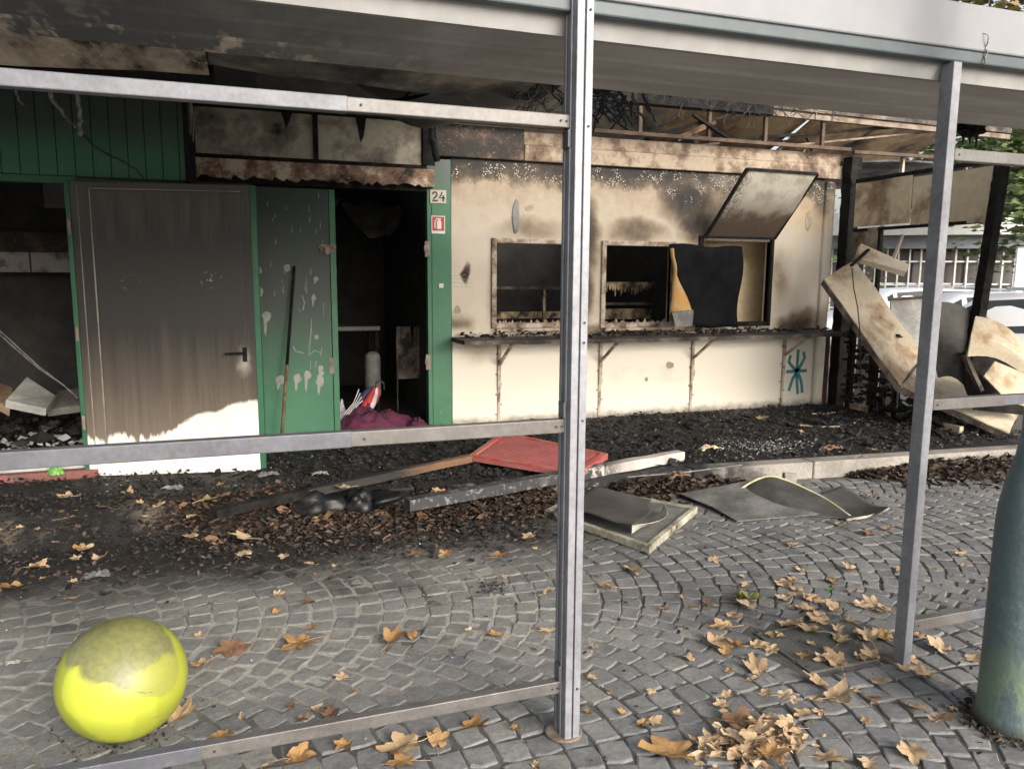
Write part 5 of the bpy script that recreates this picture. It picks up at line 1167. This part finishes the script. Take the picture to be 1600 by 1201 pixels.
LMK = {'scattered beyond the inspection cover': ('the slim post', V((2.38, 2.13, 0))), 'in front of the inspection cover': ('the slim post', V((2.38, 2.13, 0))), 'on the black charred platform': ('the graffiti', V((5.6, 6.7, 0))), 'beside the yellow ball': ('the ball', V((-.43, 2.58, 0))), 'under the lowest left rail': ('the tall post', V((.95, 2.13, 0))),
       'on the litter along the kerb': ('the tall post', V((.95, 2.13, 0))), 'on the pale paving left of the tall post': ('the tall post', V((.95, 2.13, 0))), 'in the heap at the bottom right': ('the tall post', V((.95, 2.13, 0))),
       'between the slim post and the green pole': ('the green pole', V((2.4, 1.7, 0))), 'near the fallen sheets right of the tall post': ('the slim post', V((2.38, 2.13, 0))),
       'around the inspection cover left of the slim post': ('the slim post', V((2.38, 2.13, 0))), 'on the dark cobbles right of the tall post': ('the tall post', V((.95, 2.13, 0)))}
SHORT = {'scattered beyond the inspection cover': 'beyond the inspection cover', 'in front of the inspection cover': 'in front of the inspection cover', 'around the inspection cover left of the slim post': 'left of the slim post', 'near the fallen sheets right of the tall post': 'near the fallen sheets', 'on the dark cobbles right of the tall post': 'on dark cobbles', 'on the pale paving left of the tall post': 'on pale paving', 'between the slim post and the green pole': 'beyond the slim post', 'on the litter along the kerb': 'on the kerb litter', 'in the heap at the bottom right': 'in the bottom right leaf heap', 'under the lowest left rail': 'under the lowest left rail', 'beside the yellow ball': 'beside the ball', 'on the black charred platform': 'on the black platform'}
ORD = ['nearest', 'second nearest', 'third nearest', 'fourth nearest', 'fifth nearest', 'sixth nearest', 'seventh nearest', 'eighth nearest', 'ninth nearest', 'tenth nearest', 'eleventh nearest', 'twelfth nearest', 'thirteenth nearest', 'fourteenth nearest', 'fifteenth nearest', 'sixteenth nearest', 'seventeenth nearest', 'eighteenth nearest', 'nineteenth nearest', 'twentieth nearest']+[f'twenty-{w} nearest' for w in ('first', 'second', 'third', 'fourth', 'fifth', 'sixth', 'seventh', 'eighth', 'ninth')]+['thirtieth nearest']+[f'thirty-{w} nearest' for w in ('first', 'second', 'third', 'fourth', 'fifth', 'sixth', 'seventh', 'eighth', 'ninth')]
piled = 0; LG = {}
for (ox, oy, sc_), lst in LV:
    for e in lst:
        px, py = ox+e[0]/sc_, oy+e[1]/sc_; mt = kind.get(e[3], 'leaf') if len(e) > 3 else ('leaf_orange' if random.random() < .12 else 'leaf')
        p = pZ(px, py); z = .004
        if p.y > kerbY(p.x): p = pZ(px, py, ZP); z = ZP+.02
        zn = zone(px, py, p.y)
        z = max(z, bankz(p.x, p.y)+.01)
        if zn == 'on the litter along the kerb' and -1 < p.x < 2: z += .04
        if zn.startswith('in the heap'): piled += 1; z += .008*(piled % 7)
        dist = (p-EYE).dot(fw); size = e[2]/sc_*dist/FPX*1.38
        o = bpy.data.objects.new('fallen_leaf', random.choice(lm[mt])); COL.objects.link(o)
        o.location = (p.x, p.y, z); o.scale = (size, size*rr(.8, 1.), size*rr(.8, 1.4)); o.rotation_euler = (rr(-.2, .2), rr(-.2, .2), rr(0, 6.3))
        tag(o, UNIQ.get((e[0], e[1])), 'leaf', 'fallen leaves '+zn)
        if mt == 'leaf_fresh': o['label'] = 'small bright green leaf on the cobbles beyond the inspection cover'
        if 'label' not in o: LG.setdefault((mt, zn), []).append(o)
for (mt, zn), os_ in LG.items():
    nm, at_ = LMK[zn]; os_.sort(key=lambda o: (o.location-at_).length)
    for i, o in enumerate(os_): o['label'] = f'{WORD[mt]} dry leaf {zn}' if len(os_) == 1 else f'{ORD[i]} {WORD[mt]} leaf to {nm}, {SHORT[zn]}'

def litter(n, pos, s0, s1):
    b = B()
    for _ in range(n):
        p = V(pos()); s = rr(s0, s1); q = Matrix.Rotation(rr(0, 6.3), 3, 'Z') @ Matrix.Rotation(rr(-.9, .9), 3, 'X') @ Matrix.Rotation(rr(-.6, .6), 3, 'Y')
        f = rr(-.5, .5); P = [V((-1, -.15, 0)), V((-.35, -.7*rr(.5, 1), f*.5)), V((.5, -.5*rr(.5, 1), f)), V((1, .1, f*.6)), V((.35, .7*rr(.5, 1), f*.9)), V((-.45, .6*rr(.5, 1), f*.3)), V((0, 0, -.15))]
        b.add([p+q @ (v*s) for v in P], [(0, 1, 6), (1, 2, 6), (2, 3, 6), (3, 4, 6), (4, 5, 6), (5, 0, 6)])
    return b
def heap(cx0, cx1, wid, hmax, seed):
    def f():
        x = rr(cx0, cx1); e = math.sin(math.pi*(x-cx0)/(cx1-cx0))**.4; d = abs(random.gauss(0, 1))*wid*.5*e
        h = hmax*e*max(0, 1-d/wid)*(.6+.6*mn.noise(V((x*2.2, seed, 0)))+.3); y = kerbY(x)-.02-d
        return (x, y, max(.006, bankz(x, y)*.6)+max(h, .008)*random.random()**.7)
    return f
tag(litter(9500, heap(-.75, 2.05, .55, .13, 1), .006, .026).build('leaf_litter', 'litter', fix=False), 'brown crumbled leaf litter heaped along the kerb left of the tall post', 'leaf litter', kind='stuff')
tag(litter(170, heap(-.7, 2.05, .50, .14, 1), .03, .05).build('leaf_litter', 'leaf_brown', fix=False), 'larger brown leaves on the litter heap left of the tall post', 'leaf litter', kind='stuff')
tag(litter(2600, heap(4.3, 7.2, .45, .10, 4), .01, .04).build('leaf_litter', 'litter', fix=False), 'brown leaf litter heaped along the kerb right of the slim post', 'leaf litter', kind='stuff')
tag(litter(900, heap(2.3, 3.4, .3, .10, 6), .01, .04).build('leaf_litter', 'litter', fix=False), 'brown leaf litter between the white edged panel and the kerb', 'leaf litter', kind='stuff')
def lpos():
    x = rr(-2.7, 2.); y = kerbY(x)-random.random()**1.3*1.05+.1; return (x, y, max(.006, bankz(x, y))+rr(0, .014))
tag(litter(3200, lpos, .005, .02).build('leaf_litter', 'litter', fix=False), 'thin dark leaf crumbs spread before the kerb left of the tall post', 'leaf litter', kind='stuff')
tag(litter(400, lambda: (rr(.8, 4.), rr(1.4, 3.6), .006+rr(0, .006)), .004, .014).build('leaf_litter', 'litter', fix=False), 'tiny leaf crumbs scattered over the foreground cobbles', 'leaf litter', kind='stuff')
tag(litter(420, lambda: (lambda a, r: (PCX+math.cos(a)*r, PCY+math.sin(a)*r, .004+rr(0, .01)))(rr(0, 6.3), .115+abs(random.gauss(0, .035))), .004, .014).build('leaf_litter', 'litter', fix=False), 'dark crumbs gathered around the foot of the green pole', 'leaf litter', kind='stuff')
p = pZ(1185, 1165); tag(litter(320, lambda: (random.gauss(p.x, .09), random.gauss(p.y, .05), .006+rr(0, .03)), .006, .028).build('leaf_litter', 'leaf', fix=False), 'crumbled tan leaf bits in the heap at the bottom right', 'leaf litter', kind='stuff')

# ================================================================ BACKGROUND: street, building, cars, trees
# low building with barred glass front, running along the far side of the street
bd = V((.83, -.56, 0)).normalized()   # along the front, to the right in view
nb = V((bd.y, -bd.x, 0))
if nb.y > 0: nb = -nb       # towards the viewer
def bb_(s0, s1, d0, d1, z0, z1):
    q = lambda s, d, z: V((19.6, 19.6, 0))+bd*s+nb*d+V((0, 0, z)); return B().hexa([q(s0, d0, z0), q(s1, d0, z0), q(s1, d1, z0), q(s0, d1, z0), q(s0, d0, z1), q(s1, d0, z1), q(s1, d1, z1), q(s0, d1, z1)])
LBd = thing('low_building', 'low white building with barred glass front across the street', 'building', (19.6, 19.6, 0))
bb_(-14, 14, -8, -.1, -.12, 2.5).build('wall', 'bglass', LBd); bb_(-14.5, 14.5, -8.3, .9, 2.82, 3.5).build('roof_edge', 'bwhite', LBd); bb_(-14, 14, -.2, .5, 2.42, 2.815).build('grey_band', 'bgrey', LBd)
for i in range(-42, 43): bb_(i*.33-.024, i*.33+.024, .1, .15, -.1, 2.42).build('bar', 'bwhite', LBd)
for z in (.5, 1.3, 2.0): bb_(-14, 14, .06, .098, z, z+.05).build('cross_bar', 'bwhite', LBd)
for i in range(-9, 10): bb_(i*1.5-.7, i*1.5+.7, -.095, -.06, .3, 2.35).build('pane', 'bpane' if i % 3 else 'bglass', LBd)
SB = thing('white_sign_board', 'tall white board with black marks beyond the white car', 'board', tuple(pZ(1600, 470, 0.)*0+EYE+ray(1600, 462)*13-V((0, 0, 1.2))))
c0 = EYE+ray(1583, 462)*13; c1 = EYE+ray(1640, 462)*13; top0 = EYE+ray(1590, 388)*13; hz = top0.z
qd = [V((c0.x, c0.y, -.1)), V((c1.x, c1.y, -.1)), V((c1.x+.05, c1.y+.08, -.1)), V((c0.x+.05, c0.y+.08, -.1))]
B().hexa(qd+[V((a.x, a.y, hz)) for a in qd]).build('board', 'bwhite', SB, bev=.03)
dvec = (qd[1]-qd[0]).normalized(); nv = V((-dvec.y, dvec.x, 0)); nv = -nv if nv.y > 0 else nv
mk = B()
for ox in (.10, .32):
    mk.tube([qd[0]+dvec*(ox+.09*math.cos(a*.7))+nv*.004+V((0, 0, 1.35+.1*math.sin(a*.7))) for a in range(10)], .012, 4)
mk.build('marks', 'ink', SB)

def car(name, loc, rz, label, paint='carpaint', s=1.):
    T_ = thing(name, label, 'car', loc, 'cars parked behind the kiosk'); T_.rotation_euler = (0, 0, rz); T_.scale = (s, s, s)
    st = [(-2.05, .40, .75, .80, .74, .70), (-2.0, .30, .95, 1.0, .80, .72), (-1.75, .24, 1.0, 1.42, .86, .62), (-1.2, .22, 1.0, 1.50, .88, .64), (-.3, .22, .98, 1.51, .89, .65), (.35, .22, .96, 1.46, .89, .63), (1.05, .22, .94, .99, .88, .70), (1.7, .25, .80, .84, .84, .66), (2.0, .30, .62, .68, .74, .58), (2.08, .42, .55, .60, .66, .5)]
    b = B(); n = 14
    def sec(q):
        x, z0, zb, zr, w, wr = q; P = [(-w*.9, z0), (-w, z0+.12), (-w, (z0+zb)/2), (-w*.97, zb), (-wr-.06*(zr > zb+.2), zb+(zr-zb)*.55+0), (-wr, zr-.05*(zr > zb+.2)), (-wr*.6, zr)]
        P[4] = (-(w*.97+(wr-w*.97)*.55), zb+(zr-zb)*.55)
        return [(x, y, z) for y, z in P]+[(x, -y, z) for y, z in P[::-1]]
    for q in st: b.v += sec(q)
    glass = B(); roofn = len(st)
    for i in range(roofn-1):
        for k in range(n-1):
            a = i*n+k; f = (a, a+1, a+n+1, a+n)
            b.f.append(f)
    b.f += [tuple(range(n)), tuple(range((roofn-1)*n, roofn*n))[::-1]]
    def lift(p, e=.006): c = V((p[0]*.9, 0, 1.0)); d = (V(p)-c).normalized(); return V(p)+d*e
    bo_ = b.build('body', paint, None, smooth=True); bo_.parent = T_
    def winpoly(i, k0, k1, f0=.08, f1=.92):
        P = [V(b.v[i*n+k0]), V(b.v[(i+1)*n+k0]), V(b.v[(i+1)*n+k1]), V(b.v[i*n+k1])]
        L0, L1, R0, R1 = P[0].lerp(P[1], f0), P[0].lerp(P[1], f1), P[3].lerp(P[2], f0), P[3].lerp(P[2], f1)
        Q = [L0.lerp(R0, .10), L1.lerp(R1, .10), L1.lerp(R1, .95), L0.lerp(R0, .95)]
        w_ = B().add([lift(p, .012) for p in Q]+[lift(p, -.01) for p in Q], [(0, 1, 2, 3), (7, 6, 5, 4), (0, 4, 5, 1), (1, 5, 6, 2), (2, 6, 7, 3), (3, 7, 4, 0)]).build('window', 'carglass', None); w_.parent = T_
    for i in (2, 3, 4): winpoly(i, 3, 5); winpoly(i, 10, 8)
    winpoly(5, 3, 5, .05, .7); winpoly(5, 10, 8, .05, .7)
    for (i, k0, k1) in ((5, 5, 8), (1, 5, 8)):
        winpoly(i, k0, k1, .08, .95)
    for sx in (-1.28, 1.32):
        for sy in (-1, 1):
            w_ = B(); w_.lathe([(0, -.1), (.24, -.1), (.31, -.08), (.32, 0), (.31, .08), (.24, .1), (0, .1)], (0, 0, 0), 24)
            w_.v = [(sx+x, sy*.80+z, .32+y) for x, y, z in w_.v]; wo = w_.build('wheel', 'tyre', None, smooth=True); wo.parent = T_
            r_ = B(); r_.lathe([(0, .0), (.19, .0), (.2, .01), (.17, .03), (0, .035)], (0, 0, 0), 18); r_.v = [(sx+x, sy*(.90+z), .32+y) for x, y, z in r_.v]; ro_ = r_.build('rim', 'greywhite', None); ro_.parent = wo
    for sy in (-1, 1):
        l_ = box(-2.06, -1.86, min(sy*.70, sy*.84), max(sy*.70, sy*.84), .95, 1.28).build('tail_light', 'carlight', None, bev=.02); l_.parent = T_
        l_ = box(1.9, 2.05, min(sy*.50, sy*.72), max(sy*.50, sy*.72), .55, .68).build('headlight', 'greywhite', None, bev=.02); l_.parent = T_
        m_ = B().bar((-1.5, sy*.60, 1.53), (.1, sy*.60, 1.55), .03, .03).build('roof_rail', 'bgrey', None, bev=.008); m_.parent = T_
    box(-2.1, -1.98, -.7, .7, .35, .55).build('bumper', 'bgrey', None, bev=.03).parent = T_
    return T_
p = EYE+ray(1585, 470)*9.6; car('parked_car', (p.x, p.y, -.12), math.radians(128), 'white estate car parked behind the tan debris panels', s=.97)
p = EYE+ray(1530, 462)*13.5; car('parked_car', (p.x-.2, p.y, -.12), math.radians(150), 'second white car half hidden behind the nearer estate car', s=.93)
p = EYE+ray(1400, 462)*16; car('parked_car', (p.x, p.y, -.12), math.radians(160), 'white car seen in the gap above the bent channel', s=.95)

def tree(loc, h, cr, mat, label, seed, nleaf=5000, ls=.16, cz=None):
    r = random.Random(seed); T_ = thing('tree', label, 'tree', loc, 'trees beyond the street'); L0 = V(loc); cz = cz or h*.68
    tr = B(); path = [L0+V((r.uniform(-.1, .1)*i, r.uniform(-.1, .1)*i, h*.6*i/5)) for i in range(6)]; tr.tube(path, [.28, .24, .21, .19, .16, .13], 8)
    tips = []
    for i in range(9):
        a = i*2.4+r.uniform(-.3, .3); s = path[2+i % 4]; e = V((L0.x+math.cos(a)*cr*.75, L0.y+math.sin(a)*cr*.75, cz+r.uniform(-.5, .7)*cr*.7)); m_ = s.lerp(e, .5)+V((0, 0, .3)); tr.tube([s, m_, e], [.09, .06, .02], 5); tips += [m_, e]
    tr.build('trunk', 'bark', T_, smooth=True)
    b = B(); cl = [V((L0.x, L0.y, cz))+V((r.gauss(0, .55)*cr, r.gauss(0, .55)*cr, r.gauss(0, .42)*cr)) for _ in range(46)]+tips
    for _ in range(nleaf):
        c_ = r.choice(cl); p = c_+V((r.gauss(0, .16)*cr, r.gauss(0, .16)*cr, r.gauss(0, .13)*cr)); s = ls*r.uniform(.6, 1.3)
        q = Matrix.Rotation(r.uniform(0, 6.3), 3, 'Z') @ Matrix.Rotation(r.uniform(-1.2, 1.2), 3, 'X')
        b.add([p+q @ (V(v)*s) for v in ((-1, 0, 0), (0, -.55, .1), (1, 0, 0), (0, .55, .1))], [(0, 1, 2, 3)])
    b.build('crown', mat, T_, fix=False)
p = EYE+ray(1640, 300)*19; tree((p.x, p.y, -.12), 8.5, 3.0, 'tree_leaf', 'green leafy tree at the right edge beyond the side screen', 3, 9000, .13, 4.6)
p = EYE+ray(1530, 300)*34; tree((p.x, p.y, -.12), 9, 3.8, 'tree_leaf', 'far green tree seen over the low building', 5, 7000, .2, 6.2)
p = EYE+ray(1720, 0)*15; tree((p.x, p.y, -.12), 11, 3.2, 'tree_autumn', 'yellowing tree showing above the canopy edge at the top right', 8, 8000, .11, 7.9)
